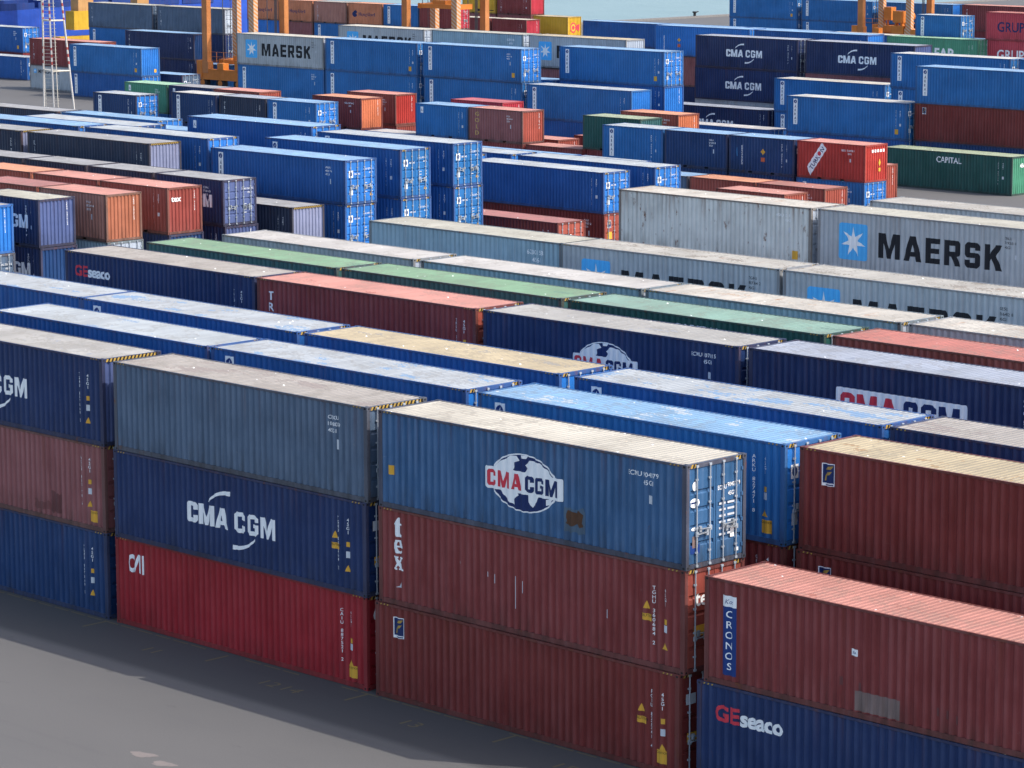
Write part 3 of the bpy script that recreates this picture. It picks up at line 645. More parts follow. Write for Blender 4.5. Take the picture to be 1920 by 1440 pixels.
# ------------------------------------------------------------------ container assembler
CODES = ['TGHU 837364 2', 'ARKU 452174 6', 'TCLU 421511 7', 'CAIU 874321 2', 'FCIU 822341 4', 'GESU 516402 8', 'CMAU 730416 5', 'TRLU 719263 0']
GROUP = 'shipping containers stacked in rows on the quay'
placed = []
def container(ft, h, X, Y, Ztop, side, roof, end, label, deco=None, num='v', edeco=None, stripe=None, extra=None, barmat=None, endside=None, code=None):
    """end: 'd' doors at the near (X+) end, 'p' corrugated panel there"""
    L = LEN[ft]; z = Ztop-h
    jr = random.Random(int(X*37)+int(Y*91)+int(Ztop*53)); q = 0.4 if Y < 1 else 1.0
    root = thing('shipping_container', label, 'container', (X+jr.uniform(-.03, .03)*q, Y+jr.uniform(-.045, .045)*q, z), jr.uniform(-.0022, .0022)*q, GROUP)
    sm, fm = side_mat(side), frame_mat(side); em = side_mat(endside or side)
    link('frame', frame_mesh(L, h, ft == 20), fm, root)
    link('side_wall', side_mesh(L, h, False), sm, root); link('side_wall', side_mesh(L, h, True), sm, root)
    link('roof', roof_mesh(L, h), roof_mat(roof), root)
    far = end == 'd'
    link('end_wall', panel_mesh(L, h, not far), em if not far else sm, root)
    bx = L-0.036 if far else 0.036
    for sd in (0, 1):
        dr = link('door', door_mesh(h, sd), em if far else sm, root, (bx, 0, 0))
        if not far: dr.rotation_euler = (0, 0, math.pi); dr.location = (bx, W, 0)
        else:
            for i, t in enumerate((0.27, 0.76)):
                y = 0.125+t*(W/2-0.137) if sd == 0 else W-0.125-t*(W/2-0.137)
                b = link('locking_bar', bar_mesh(h), barmat or GALV, dr, (0, y, 0))
                link('handle', handle_mesh(1 if (y < W/2) == (i == 0) else -1), GALV, dr, (0, y, 0.95+0.12*i))
    cd = code or CODES[(int(abs(X)*7+abs(Y)*3)) % len(CODES)]
    size = '22G1' if ft == 20 else ('45G1' if h > 2.7 else '42G1')
    key = (deco, L, h, num, cd, size, tuple(extra or ()), Y < 30)
    def build():
        d = side_deco(deco, L, h, cd, num, size, Y < 30); extra_deco(d, extra, L, h); out = []
        for (nm, mn, lift), (V, F, mat) in d.p.items():
            if not V: continue
            me = mesh_of(nm, lay_on_side(V, F, L, lift)); me.materials.append(mat); out.append((nm, me))
        return out
    for nm, me in cached(('deco',)+key, build): link(nm, me, None, root)
    if edeco:
        def buildE():
            d = end_deco(edeco, L, h); out = []
            for (nm, mn, lift), (V, F, mat) in d.p.items():
                me = mesh_of(nm, lay_on_end(V, F, L, lift+0.003, L-0.036+0.008 if far else L-0.022)); me.materials.append(mat); out.append((nm, me))
            return out
        for nm, me in cached(('edeco', edeco, L, h, far), buildE): link(nm, me, None, root)
    if stripe: link('hazard_stripe', stripe_mesh(L, h, stripe == 'full'), None, root)
    placed.append((X, Y, L, z, Ztop))
    return root
# ------------------------------------------------------------------ the containers the photograph shows
H = 2.896; S = 2.591
T = container
# front row, left to right, top to bottom
T(40,H,-12.70,0,8.688,'navy','palegrey','p','navy container cut by the left edge with cut white lettering, topmost of its front stack','cma','v','col','full',endside='violetgrey')
T(40,H,-12.72,0,5.792,'brown','oxidered','d','brown container in the front left stack between a navy box and a blue box','', 'v','n','corner',['cautionb','darkpatch'])
T(40,H,-12.70,0,2.896,'midblue','bluewhite','d','blue container standing on the asphalt at the foot of the front left stack','', 'v','n','corner')
T(40,H,0.08,0,8.688,'bluegrey','dustgrey','d','weathered grey blue container without logo, topmost above the large white swoosh lettering','', 'b','n','full',code='CRXU1048079')
T(40,H,0.02,-0.05,5.792,'navy','palegrey','d','navy container with large white lettering and swooshes, middle of its front stack','cma','v','caut','corner',['cautionr'],code='TGHU 837364 2')
T(40,H,-0.06,0,2.896,'red','oxidered','d','bright red container with white corner lettering standing on the asphalt','cai','v','cai','corner',['cautionb'],code='CAIU 887521 2')
T(40,H,12.78,0,8.688,'steelblue','cream','d','weathered blue container with cream roof, white globe emblem and lit blue doors','globe','h','big','corner',['leftyellow','rustpatch'],code='ECMU 904079')
T(40,H,12.76,0,5.792,'maroon','oxidered','d','maroon container with three stacked white letters, under the weathered blue globe container','tex','v','tex','corner',['cautionr'],code='TGHU 360684 2',endside='oxide')
T(40,H,12.64,-0.06,2.896,'maroondeep','oxidered','d','maroon container with small yellow flag emblem standing on the asphalt under three stacked white letters','flag','v','caut','corner',['cautionr','cautionb'],code='FCIU 822341 4')
T(40,H,25.66,0,5.792,'maroon','salmon','d','maroon container with salmon roof and vertical blue letter label in the right foreground','cronos','', 'n',None)
T(40,H,25.45,-0.05,2.896,'navy','palegrey','d','navy container with red and white lettering at the bottom right corner','geseaco','v','n','corner')
# second row
T(40,H,-12.32,4.15,8.688,'royal','whiteblue','d','blue container with whitish roof at the left edge behind the front navy box','', 'v','d','corner',endside='harbourlight')
T(40,H,-0.03,4.15,8.688,'royal','bluewhite','d','blue container with patchy bluish white roof behind the grey blue one','arkas','v','d','corner',endside='harbourlight')
T(40,H,12.70,4.15,8.688,'harbour','lightblue','d','blue container with worn light blue roof behind the cream roofed globe container','arkas','v','d','corner',['cautionb'],endside='harbourlight',code='ARKU 827471 8')
T(40,H,12.72,4.15,5.792,'maroon','oxidered','d','dark maroon container under the light blue roofed one, behind the lit blue doors','', 'v','n','corner')
T(40,H,25.40,4.15,8.70,'maroondeep','tan','d','maroon container with tan roof and small yellow flag emblem at the right edge','flag','', 'n','corner')
T(40,H,25.36,4.15,5.80,'maroondeep','oxidered','d','maroon container with flag emblem under the tan roofed one, behind the salmon roof','flag','', 'n','corner')
# third row
T(40,H,-24.80,8.3,8.688,'royal','bluewhite','d','blue container with dusty blue roof at the far left of the third row','', 'v','d','corner')
T(40,H,-12.58,8.3,8.688,'royal','bluewhite','d','blue container with dusty stained roof beside the sand coloured roof','arkas','v','d','corner',barmat=None)
T(40,H,-0.06,8.3,8.688,'royal','sand','d','blue container with sand coloured roof and a grey stain on it','', 'v','d','corner',endside='harbourlight')
T(40,H,12.80,8.3,8.688,'royal','bluewhite','d','blue container with lilac white roof carrying blue worn spots','arkas','v','d','corner')
T(40,H,25.25,8.3,8.688,'navy','dustgrey','d','navy container with dusty beige roof at the right edge behind the tan roof','cma','v','n','corner')
# fourth row
T(40,H,-24.75,16.6,8.65,'navy','dustgrey','d','navy container with red and white lettering and dusty roof in the left middle','geseaco','v','n','corner')
T(40,H,-12.38,16.6,8.65,'maroon','salmon','d','maroon container with pinkish roof and vertical white letters','triton','v','n','corner',endside='brick',code='TRLU 719263 4')
T(40,H,0.22,16.6,8.66,'navy','palegrey','d','navy container with half hidden white globe emblem and grey ribbed roof','globe','h','n','corner',code='ECMU 107015')
T(40,H,12.80,16.6,8.66,'navyshade','lilac','d','navy container with bluish roof and red and navy lettering on a white panel','cmabox','v','n',None)
# fifth row
T(40,H,-24.62,20.75,8.63,'green','green','d','green container with pale green roof at the left end of its row','', 'v','n','corner')
T(40,H,-12.10,20.75,8.63,'green','green','d','green container with mossy green roof in the middle between two other green roofs','', '','n','corner')
T(40,H,0.45,20.75,8.63,'greendeep','greenblue','d','dark green container with bluish green roof and cut white lettering, right of mossy roof','capital','v','n','corner')
T(40,H,13.0,20.75,8.63,'oxide','brickred','d','container with brick red roof at the right edge beyond the navy boxes','', 'v','n',None)
# sixth row
T(40,H,-24.55,24.9,8.60,'grey','white','d','grey container with whitish roof behind the leftmost green roof','', 'd','n','corner',endside='greydoor')
T(40,H,-11.85,24.9,8.60,'slate','white','d','blue grey container with long whitish roof and rusty right end','', 'd','n','corner',endside='greydoor')
T(40,H,0.50,24.9,8.60,'slate','whiterust','d','blue grey container with rust streaked whitish roof behind the bluish green roof','', 'd','n','corner',endside='greydoor')
T(40,H,13.05,24.9,8.60,'grey','whiterust','d','grey container with rusty whitish roof at the right edge behind the brick red roof','', 'd','n',None)
# seventh row
T(40,H,-24.25,33.2,8.54,'slate','creamgrey','d','slate blue container with orange and navy stripe low on its side','band','', 'n',None)
T(40,H,-12.12,33.2,8.54,'grey','greydirty','d','grey container with dirty roof and half hidden star, right of the orange striped slate one','maersk','d','n','corner')
T(40,H,0.25,33.2,8.54,'grey','greydirty','d','grey container with half hidden star, right edge, in front of the complete black lettering','maersk','d','n',None)
# big grey pair
T(40,H,-24.30,49.8,8.70,'greyrust','whiterust','d','rust streaked pale grey container without logo, left of large black lettering','', 'h','n',None,['tan'],endside='greydoor',code='MSKU 12 8')
T(40,H,-24.30,49.8,5.80,'grey','greydirty','d','grey container hidden under the rust streaked one','', '','n',None)
T(40,H,-11.68,49.8,8.72,'grey','creamgrey','d','grey container with complete star emblem and large black lettering in the right middle','maersk','d','n','corner')
T(40,H,-11.91,53.95,8.75,'grey','greydirty','d','grey container of which only the dirty roof shows at the right edge','', '','n',None)
# left block, twenty footers
T(20,S,-60.9,33.2,6.75,'harbourlight','dustgrey','p','weathered blue container cut by the left edge, only its corrugated end in view','', '','col',None)
T(20,S,-60.9,33.2,4.16,'bluegrey','dustgrey','d','grey blue container with white door codes under the leftmost weathered blue end','', '','n',None)
T(20,S,-60.99,37.35,6.82,'navyshade','creamgrey','p','navy container with cream roof, two white letters and violet blue end at the left','gm', 'v','col',None,endside='violetgrey')
T(20,S,-60.95,37.35,4.22,'navyshade','creamgrey','p','navy container with bluer end wall under the cream roofed navy one','gm', 'v','',None,endside='midblue')
T(20,S,-60.55,41.5,6.8,'brownpale','salmon','p','brown container with orange end wall and pale brown roof','', 'b','col',None,endside='orange')
T(20,S,-60.5,41.5,4.2,'slate','greydirty','d','grey container with white streaked doors under the orange ended one','', '','n',None,endside='greydoor')
T(20,S,-66.85,41.5,6.8,'oxide','pinkred','d','container with dull pink roof joined to the orange ended one','', '','n',None)
T(20,S,-60.47,45.65,6.86,'oxide','salmon','p','red container with three white letters on its lit end wall','', 'v','texp',None,endside='dullred')
T(20,S,-60.4,45.65,4.26,'navyshade','dustgrey','p','navy container with blue end under the red one with lettered end','', '','col',None,endside='midblue')
T(20,S,-66.72,45.65,6.86,'oxide','salmon','p','container with pale salmon roof directly left of the red one with lettered end','', '','',None)
T(20,S,-73.2,45.65,6.86,'brick','paleorange','d','orange roofed container with orange doors at the left edge','', '','n',None,endside='orange')
T(20,S,-60.67,49.8,6.96,'navyshade','asphaltgrey','d','dark navy container with violet blue doors at the end of a grey roofed row','gm', 'b','n',None,endside='violetgrey')
T(20,S,-60.6,49.8,4.36,'navyshade','asphaltgrey','p','dark navy container under the violet blue doors','', 'v','col',None,endside='violetgrey')
T(20,S,-66.95,49.8,6.96,'navydark','asphaltgrey','d','dark container with brownish grey roof joined behind the violet blue doors','', '','n',None)
T(20,S,-73.30,49.8,6.96,'navydark','asphaltgrey','d','dark container with bluish grey roof, third from the end of the grey roofed row','', '','n',None)
T(20,S,-79.6,49.8,6.96,'navydark','asphaltgrey','d','dark container with grey roof at the left edge of the grey roofed row','', '','n',None)
T(40,H,-78.66,53.95,8.01,'navydark','asphaltgrey','p','black blue long container with hazard striped pale violet end at the left','vstrip','v','',"full",endside='paleviolet')
T(40,H,-91.5,53.95,8.01,'navydark','asphaltgrey','p','black blue long container cut by the left edge, behind the hazard striped one','', 'v','',"full",endside='paleviolet')
T(40,H,-65.79,53.95,5.17,'navydark','asphaltgrey','p','black blue container with hazard striped pale end behind the violet blue doors','', 'v','',"full",endside='paleviolet')
# left block, blue boxes
T(40,H,-78.24,58.1,8.06,'royal','whiteblue','d','blue container with whitish roof and lit light blue doors behind the hazard striped black one','', 'v','d','corner',endside='harbourlight')
T(40,H,-91.1,58.1,8.06,'royal','skyblue','d','blue container with patchy sky blue roof at the far left','', 'v','d','corner',endside='harbourlight')
T(40,S,-65.89,58.1,7.55,'royal','skyblue','d','blue container with light blue roof, first of three blue door ends from the left, upper','arkas','b','d',None,endside='harbourlight',code='ARKU 4521746')
T(40,H,-65.89,58.1,4.95,'royal','skyblue','d','blue container below the first of three blue door ends from the left','', 'v','d','corner',endside='harbourlight')
T(40,H,-90.51,62.25,7.83,'royal','whiteblue','d','container with white roof wedged between two light blue roofs at the left','', '','d','corner')
T(40,H,-65.69,62.25,7.91,'royal','skyblue','d','blue container with violet blue roof, second of three blue door ends from the left, upper','arkas','v','d','corner',endside='harbour')
T(40,H,-65.65,62.25,5.01,'royal','skyblue','d','blue container below the second of three blue door ends from the left','', 'v','d','corner',endside='harbour')
T(40,H,-78.28,66.4,8.27,'royal','skyblue','d','blue container with plain light blue roof behind the whitish roofed blue ones','smallbox','v','d','corner',endside='harbourlight')
T(40,S,-65.56,66.4,8.01,'royal','whiteblue','d','blue container with pale roof, rightmost of three blue door ends, upper','arkas','v','d',None,endside='harbour')
T(40,H,-65.52,66.4,5.41,'royal','skyblue','d','blue container with orange label on its doors, rightmost of three blue door ends, lower','', 'v','d','corner',endside='harbour')
T(20,S,-92.9,79.0,5.18,'brick','salmon','d','small salmon roofed container between blue ones','', '','n',None)
T(40,H,-111.4,83.0,5.0,'harbour','skyblue','d','container of which a pale blue roof shows behind the lit doors at the left','', '','d',None)
T(40,H,-119.8,87.1,5.0,'harbour','lightblue','d','blue container with bright light blue roof near the lattice mast','', '','d','corner',endside='harbourlight')
T(40,H,-132.6,87.1,5.0,'navydark','asphaltgrey','d','dark container with grey roof at the left edge in front of the lattice mast','', '','n',None)
# middle block
T(40,S,-65.02,78.85,5.41,'royal','whiteblue','d','blue container with pale roof standing on a maroon one in the centre','', 'v','d','corner',endside='harbourlight')
T(40,2.819,-65.0,78.85,2.819,'maroondeep','oxidered','d','maroon container with white letters and flag emblem under the pale roofed blue one','', 'b','flag',None,endside='brick')
T(40,H,-77.9,78.85,5.6,'royal','whiteblue','d','blue container whose door end peeps out behind the rightmost blue door stack','', '','d','corner',endside='harbourlight')
T(40,H,-64.58,83,5.47,'royal','whiteblue','d','blue container with pale blue roof directly behind the one standing on maroon','', 'v','d','corner',endside='harbourlight')
T(40,H,-77.4,83,5.47,'royal','whiteblue','d','blue container with pale roof and lit doors left of the one behind the maroon stack','', 'v','d','corner',endside='harbourlight')
T(40,H,-77.3,87.15,5.02,'royal','skyblue','d','container with light blue roof at the back left of the middle blue group','', '','d',None)
T(20,S,-64.7,87.15,5.02,'royal','whiteblue','d','container with pale roof at the back right of the middle blue group','', '','d',None)
T(40,H,-62.87,72.5,2.97,'maroondeep','pinkred','d','low maroon container with pink roof and white lettered doors in the centre','', 'v','tex',None,endside='brick')
T(20,S,-65.98,101.5,2.591,'brick','paleorange','d','small container with orange roof in the low row at the centre right','', '','n',None)
T(20,S,-59.80,101.5,2.591,'oxide','oxidered','p','small maroon container with red ribbed end right of the orange roof','', 'b','col',None,endside='brick')
T(20,S,-59.55,97.0,2.591,'brick','salmon','p','small container with stained salmon roof in front of the orange roof','', '','col',None,endside='brick')
T(20,S,-72.2,101.5,2.591,'bluegrey','skyblue','d','small grey blue container left of the orange roof','', '','d',None)
# the row of small boxes with the diagonal lettering
T(20,S,-79.11,106.45,5.182,'harbour','whiteblue','d','small blue container with white vertical label, left end of a blue row','arkas','v','d',None)
T(20,S,-72.89,106.45,5.182,'midblue','skyblue','d','small plain blue container second from left in the row ending in red','', 'b','d',None)
T(20,S,-66.67,106.45,5.182,'midblue','skyblue','d','small blue container with yellow diamond sign and vertical white lettering','spin','v','d',None)
T(20,S,-60.30,106.45,5.182,'redbright','salmon','p','bright red container with diagonal white lettered band and yellow diamond','turkon','h','tur',None,endside='redbright')
T(20,S,-79.1,106.45,2.591,'midblue','skyblue','d','small blue container under the left end of the row ending in red','', '','n',None)
T(20,S,-72.9,106.45,2.591,'midblue','skyblue','d','small blue container under the second box of the row ending in red','', '','n',None)
T(20,S,-66.7,106.45,2.591,'midblue','skyblue','d','small blue container under the yellow diamond box','', '','n',None)
T(20,S,-60.32,106.45,2.591,'harbour','skyblue','d','small blue container with lit light blue doors under the diagonal banded red box','smallbox','b','d',None,endside='harbourlight')
T(20,S,-67.25,116.5,2.591,'brick','salmon','p','small red container whose ribbed end shows right of the diagonal banded red box','', '','col',None,endside='brick')
T(20,S,-86.17,111.7,5.182,'greendeep','paleolive','p','small dark green container behind the blue row','', '','', None,endside='green')
T(20,S,-86.2,111.7,2.591,'maroon','oxidered','p','small container under the dark green one','', '','', None)
T(20,S,-86.88,116.7,5.182,'brick','paleorange','p','small container with orange roof and orange ribbed end behind the dark green one','', 'h','col',None,endside='brightorange')
T(20,S,-98.17,111.0,5.182,'brown','salmon','p','brown container with vertical gold letters and salmon end','gold','b','col',None,endside='brick')
T(20,S,-104.31,111.0,5.182,'harbour','skyblue','d','small blue container with small white plate left of the gold lettered box','smallbox','v','d',None)
T(20,S,-110.5,111.0,2.591,'harbour','white','d','low small container with white roof left of the blue box beside the gold lettered one','smallbox','','d',None)
T(20,S,-104.3,111.0,2.591,'maroon','oxidered','p','low maroon container under the small blue box beside the gold lettered one','', '','', None)
T(20,S,-98.1,111.0,2.591,'maroon','salmon','p','low maroon container under the gold lettered box','', '','', None)
T(20,S,-91.9,111.2,2.591,'maroon','salmon','p','low salmon roofed container right of the gold lettered box','', '','', None)
T(20,S,-98.7,115.6,2.591,'brick','salmon','p','low container with ribbed red end behind the gold lettered box','', '','col',None,endside='brick')
T(20,S,-95.0,119.8,2.591,'maroon','oxidered','p','low container with dull red roof at the back behind the gold lettered box','', '','',None)
T(20,S,-105.35,115.9,5.182,'crimson','crimson','p','small crimson container behind the blue box beside the gold lettered one','', '','col',None,endside='crimson')
T(20,S,-117.02,111.0,5.182,'maroon','paleorange','p','small maroon container with bright orange ribbed end left of centre','', 'h','col',None,endside='brightorange')
T(20,S,-117.0,111.0,2.591,'maroon','oxidered','p','small maroon container under the bright orange end','', '','',None)
T(20,S,-118.08,115.9,5.182,'oxide','salmon','p','small red container with red ribbed end behind the bright orange one','', 'b','col',None,endside='redbright')
T(20,S,-118.0,115.9,2.591,'oxide','oxidered','p','small red container under the red ribbed end','', '','',None)
T(20,S,-122.40,105.3,5.182,'navydark','lilac','d','small black blue container between two blue ones at the left','white4','v','n',None)
T(20,S,-116.11,105.3,5.182,'harbour','skyblue','d','small blue container with lit doors right of the small black blue one','arkas','v','d',None,endside='harbourlight')
T(20,S,-128.6,105.2,5.182,'midblue','hotpale','d','small blue container with white roof left of the small black blue one','arkas','v','d',None)
T(20,S,-138.51,104.4,4.70,'midblue','whiteblue','d','small blue container with lit doors standing alone near the lattice mast','arkas','v','d',None,endside='harbourlight')
T(20,S,-141.12,109.9,5.182,'greenbright','mint','p','small green container with mint roof near the lattice mast','smallbox','b','',None)
T(20,S,-134.85,109.9,5.182,'navy','asphaltgrey','d','small navy container with grey roof right of the mint roof','smallbox','','n',None)
T(20,S,-128.58,109.9,5.182,'brick','salmon','p','small container with salmon roof and ribbed red end behind the small black blue one','', '','',None,endside='brick')
# back block, centre
T(40,H,-68.44,126.2,2.896,'greendeep','paleolive','p','dark green container with white lettering standing on the ground at the right edge','capital','v','cap',None,endside='greenbright')
T(40,H,-145.29,126.4,8.66,'grey','cream','d','light grey container with complete star emblem and black lettering at the upper left','maersk','d','n',None,endside='greydoor')
T(40,H,-145.2,126.4,5.77,'harbour','skyblue','d','blue container with white vertical label under the upper left star emblem box','arkas','b','d',None)
T(40,H,-132.78,126.4,8.67,'harbour','skyblue','d','blue container with white vertical label right of the upper left star emblem box, upper','arkas','v','d',None,['tan'])
T(40,H,-132.7,126.4,5.77,'harbour','skyblue','d','blue container with white vertical label right of the upper left star emblem box, lower','arkas','v','d',None)
T(40,H,-119.76,126.4,8.71,'harbour','skyblue','d','blue container with lit light blue doors, left of two such at the upper centre','arkas','b','d',None,['tan'],endside='harbourlight')
T(40,H,-119.7,126.4,5.8,'harbour','skyblue','d','blue container under the left of two lit light blue doors at the upper centre','arkas','v','d',None)
T(40,H,-106.96,126.4,5.792,'harbour','whiteblue','p','blue container with whitish roof and blue ribbed end below the upper centre doors','arkas','v','',None,endside='harbourlight')
T(40,H,-106.9,126.4,2.896,'royal','skyblue','d','blue container under the whitish roofed one with ribbed end','', '','d',None)
T(40,H,-107.78,131.2,8.75,'harbour','skyblue','d','blue container with pale lit doors, right of two such at the upper centre','arkas','v','d',None,['tan'],endside='harbourlight')
T(40,H,-107.7,131.2,5.85,'royal','skyblue','p','blue container with bright blue ribbed end under the pale lit doors','', 'v','col',None,endside='harbourlight')
T(40,H,-120.8,131.2,5.75,'harbour','skyblue','d','blue container showing a strip of light roof between the two upper centre doors','', '','d',None)
T(40,H,-147.84,141.5,8.72,'grey','cream','d','grey container with half hidden star emblem behind the upper left row','maersk','d','n',None,endside='greydoor')
T(40,H,-134.72,141.5,8.74,'slate','creamgrey','d','slate grey container with thin stripe behind the upper centre blue ones','band','','n',None,endside='greydoor')
T(40,H,-121.68,141.5,8.76,'grey','sand','p','grey container with large pale star emblem between the two upper centre door ends','maersk','','',None,endside='greydoor')
T(40,H,-121.6,141.5,5.8,'brown','oxidered','p','brown container under the one with the pale star emblem','', '','',None)
# back block, right
T(40,H,-111.04,152.4,8.72,'navyshade','lilac','d','navy container with large white lettering, upper left of a group of three','cma','v','n',None)
T(40,H,-111.0,152.4,5.81,'navy','lilac','d','navy container with large white lettering, below the upper left of a group of three','cma','v','n',None)
T(40,H,-97.89,152.4,8.72,'navyshade','lilac','p','navy container with white swoosh lettering and blue ribbed end at the upper right','cma','','',None,endside='violetgrey')
T(40,H,-109.2,146.5,2.90,'navyshade','lilac','d','low navy container with half hidden white lettering','cma','v','n',None)
T(40,H,-126.67,164,8.62,'harbourlight','skyblue','d','bright blue container with vertical white lettering and faded patches behind the navy group','spin','','d',None)
T(40,H,-126.6,164,5.70,'brown','oxidered','p','brown container under the bright blue one behind the navy group','', '','',None)
T(45,H,-113.9,164,8.62,'royal','skyblue','p','long blue container with lit blue ribbed end behind the navy group','', 'v','',None,endside='harbourlight')
T(40,H,-96.08,146,5.82,'harbour','cream','d','blue container with cream roof and white vertical label right of the navy group','arkas','v','d',None)
T(40,H,-96.0,146,2.92,'harbour','skyblue','d','blue container under the cream roofed one right of the navy group','arkas','','d',None)
T(40,H,-82.51,131.6,5.792,'harbour','hotpale','d','blue container with white roof and white vertical label standing nearest among the right blue group','arkas','v','d',None,['tan'])
T(40,H,-82.5,131.6,2.896,'royal','skyblue','d','blue container under the nearest white roofed one of the right blue group','', '','d',None)
T(40,H,-96.3,131.6,2.896,'royal','white','d','low container with white roof left of the nearest white roofed blue one','', '','d',None)
T(40,H,-81.69,144,8.688,'harbour','hotpale','d','blue container with pale roof and white vertical label behind the cream roofed one, upper','arkas','v','d',None)
T(40,H,-81.6,144,5.79,'harbour','skyblue','d','blue container with white vertical label between the nearest white roof and the cream roof','arkas','','d',None)
T(40,H,-68.75,144,8.72,'harbour','skyblue','d','blue container cut by the right edge with part of a white label near its corner','arkas','v','d',None)
T(40,H,-70.0,132.2,8.69,'harbour','skyblue','d','blue container with light blue roof at the right edge above a maroon one','arkas','v','d',None)
T(40,H,-70.0,132.2,5.79,'maroondeep','oxidered','d','maroon container with small flag emblem under the light blue roofed one at the right edge','flagsmall','','n','corner')
T(40,H,-69.9,132.2,2.896,'midblue','skyblue','d','blue container at the bottom of the right edge stack behind the dark green box','', '','n',None)
# far rows
T(40,H,-129.54,204,5.80,'greenbright','mint','d','green container with pale green roof and white half hidden lettering at the upper right','far','v','n',None)
T(40,H,-117.62,205.5,8.688,'salmonred','brickred','d','red container with dark purple lettering at the upper right corner','grupo','','n',None)
T(40,H,-117.6,205.5,5.79,'salmonred','brickred','d','red container with white lettering under the dark lettered one','grupow','','n',None)
T(40,H,-133.1,222,8.40,'maroon','salmon','d','maroon container with white marks left of the red dark lettered box','white4','','n',None)
T(20,S,-128.03,207,8.03,'harbour','whiteblue','d','small blue container with white vertical label right of the orange straddle carrier','arkas','','d',None)
T(20,S,-128.0,207,5.43,'navydark','asphaltgrey','d','small dark container under the blue one right of the orange straddle carrier','', '','d',None)
T(40,H,-206.27,266,5.80,'harbour','skyblue','d','blue container with white vertical label against the water, left of a pair at the top','arkas','v','d',None,['tan'])
T(40,H,-206.2,266,2.90,'harbour','skyblue','d','blue container at the bottom left of the pair against the water','arkas','','d',None)
T(40,H,-193.2,266,5.80,'harbour','skyblue','d','blue container with white vertical label against the water, right of a pair at the top','arkas','v','d',None)
T(40,H,-193.1,266,2.90,'harbour','skyblue','d','blue container at the bottom right of the pair against the water','arkas','','d',None)
T(40,H,-179.9,266,5.80,'harbour','skyblue','p','blue container with lit ribbed end behind the right straddle carrier','arkas','v','',None,endside='harbourlight')
T(40,H,-166.6,266,5.80,'harbour','skyblue','d','blue container with pale door codes at the upper right edge against the water','', 'v','d',None,endside='harbourlight')
T(40,H,-183.9,213.4,5.2,'royal','skyblue','d','blue container standing in front of the water at the top centre','', '','d',None)
T(40,H,-171.3,213.4,5.2,'royal','skyblue','d','blue container with white vertical label in front of the water at the top centre','arkas','','d',None)
T(40,H,-158.6,213.4,5.2,'royal','skyblue','d','long low blue container with light roof below the pair against the water','', '','d',None)
T(40,H,-145.8,213.4,5.2,'royal','cream','p','container with cream roof and white ribbed end below the pair against the water','', '','',None,endside='greydoor')
T(40,H,-133.0,213.4,5.2,'royal','skyblue','d','blue container with bright roof strip left of the right straddle carrier','', '','d',None)
T(20,S,-196.96,218,5.18,'yellow','tan','p','yellow container with red horn emblem on its end, in front of the water','', '','horn',None)
T(20,S,-197.9,211.5,5.05,'maroon','cream','p','maroon container with bright roof and lit ribbed end left of the yellow horn box','', 'v','col',None,endside='crimson')
T(20,S,-204.2,211.5,5.05,'maroon','cream','p','maroon container with bright roof joined left of the one beside the yellow horn box','', 'v','',None)
T(20,S,-203.5,218,7.77,'maroon','oxidered','p','maroon container with red ribbed end cut by the top edge','vstrip','v','',None,endside='crimson')
T(20,S,-203.5,218,5.18,'brown','oxidered','p','brown container under the maroon one cut by the top edge','white4','','',None)
T(20,S,-209.8,218,7.77,'yellow','tan','p','yellow container with red lettering at the top edge left of the maroon one','yellowtxt','','',None)
T(20,S,-209.8,218,5.18,'brown','oxidered','p','brown container under the yellow one at the top edge','', 'v','',None)
for x, side, roof, deco, lab in ((-220.1,'orangefaded','paleorange','hapag','orange container half hidden by straddle carrier legs, leftmost of the orange ones'), (-213.8,'orangefaded','paleorange','hapag','orange container with dark emblem left of the pale brown one'),
        (-207.5,'brownpale','dustgrey','vstrip','pale brown container between two orange ones at the top'), (-201.2,'orangefaded','paleorange','hapag','orange container with dark emblem right of the pale brown one'), (-194.9,'harbour','skyblue','arkas','small blue container with white vertical label right of the orange ones at the top')):
    T(20,S,x,190.5,7.60,side,roof,'p',lab,deco,'','',None)
T(20,S,-188.6,190.5,7.60,'maroon','oxidered','d','maroon container with red doors between striped straddle carrier legs','', '','n',None,endside='crimson')
for x, side, lab in ((-220.1,'harbourlight','bright blue container under the leftmost orange one at the top'), (-213.8,'brown','brown container under the orange one left of pale brown'), (-207.5,'harbour','blue container under the pale brown one at the top'), (-201.2,'harbour','blue container under the orange one right of pale brown'), (-194.9,'maroon','maroon container under the small blue one at the top'), (-188.6,'maroon','maroon container under the red doors at the top')):
    T(20,S,x,190.5,5.0,side,'skyblue','p',lab,'arkas' if side == 'harbour' else '','','',None)
# far left
T(40,H,-217.6,164,8.04,'bluegrey','creamgrey','d','grey blue container with faint red letters, left of a pair at the upper left','vstrip','','n',None)
T(40,H,-217.5,164,5.14,'harbour','skyblue','d','blue container under the left of the grey blue pair','arkas','','d',None)
T(40,H,-204.7,164,8.04,'bluegrey','creamgrey','d','grey blue container with faint red letters, right of a pair, behind the orange straddle carrier','vstrip','','n',None,endside='greydoor')
T(40,H,-204.6,164,5.14,'navy','skyblue','d','navy container under the right of the grey blue pair','', '','n',None)
T(40,H,-199.4,155.3,5.79,'navyshade','skyblue','p','navy container with light roof and yellow label on its lit end, upper left','white4','v','y',None,endside='midblue')
T(40,H,-199.3,155.3,2.89,'navyshade','skyblue','d','navy container under the one with the yellow label','', 'v','n',None)
T(40,H,-186.72,138,5.49,'harbour','skyblue','p','blue container with light blue ribbed end and yellow label right of the lattice mast','arkas','v','y',None,['tan'],endside='harbourlight')
T(40,S,-186.7,138,2.591,'royal','skyblue','d','blue container standing on the ground right of the lattice mast','arkas','','d',None,endside='harbourlight')
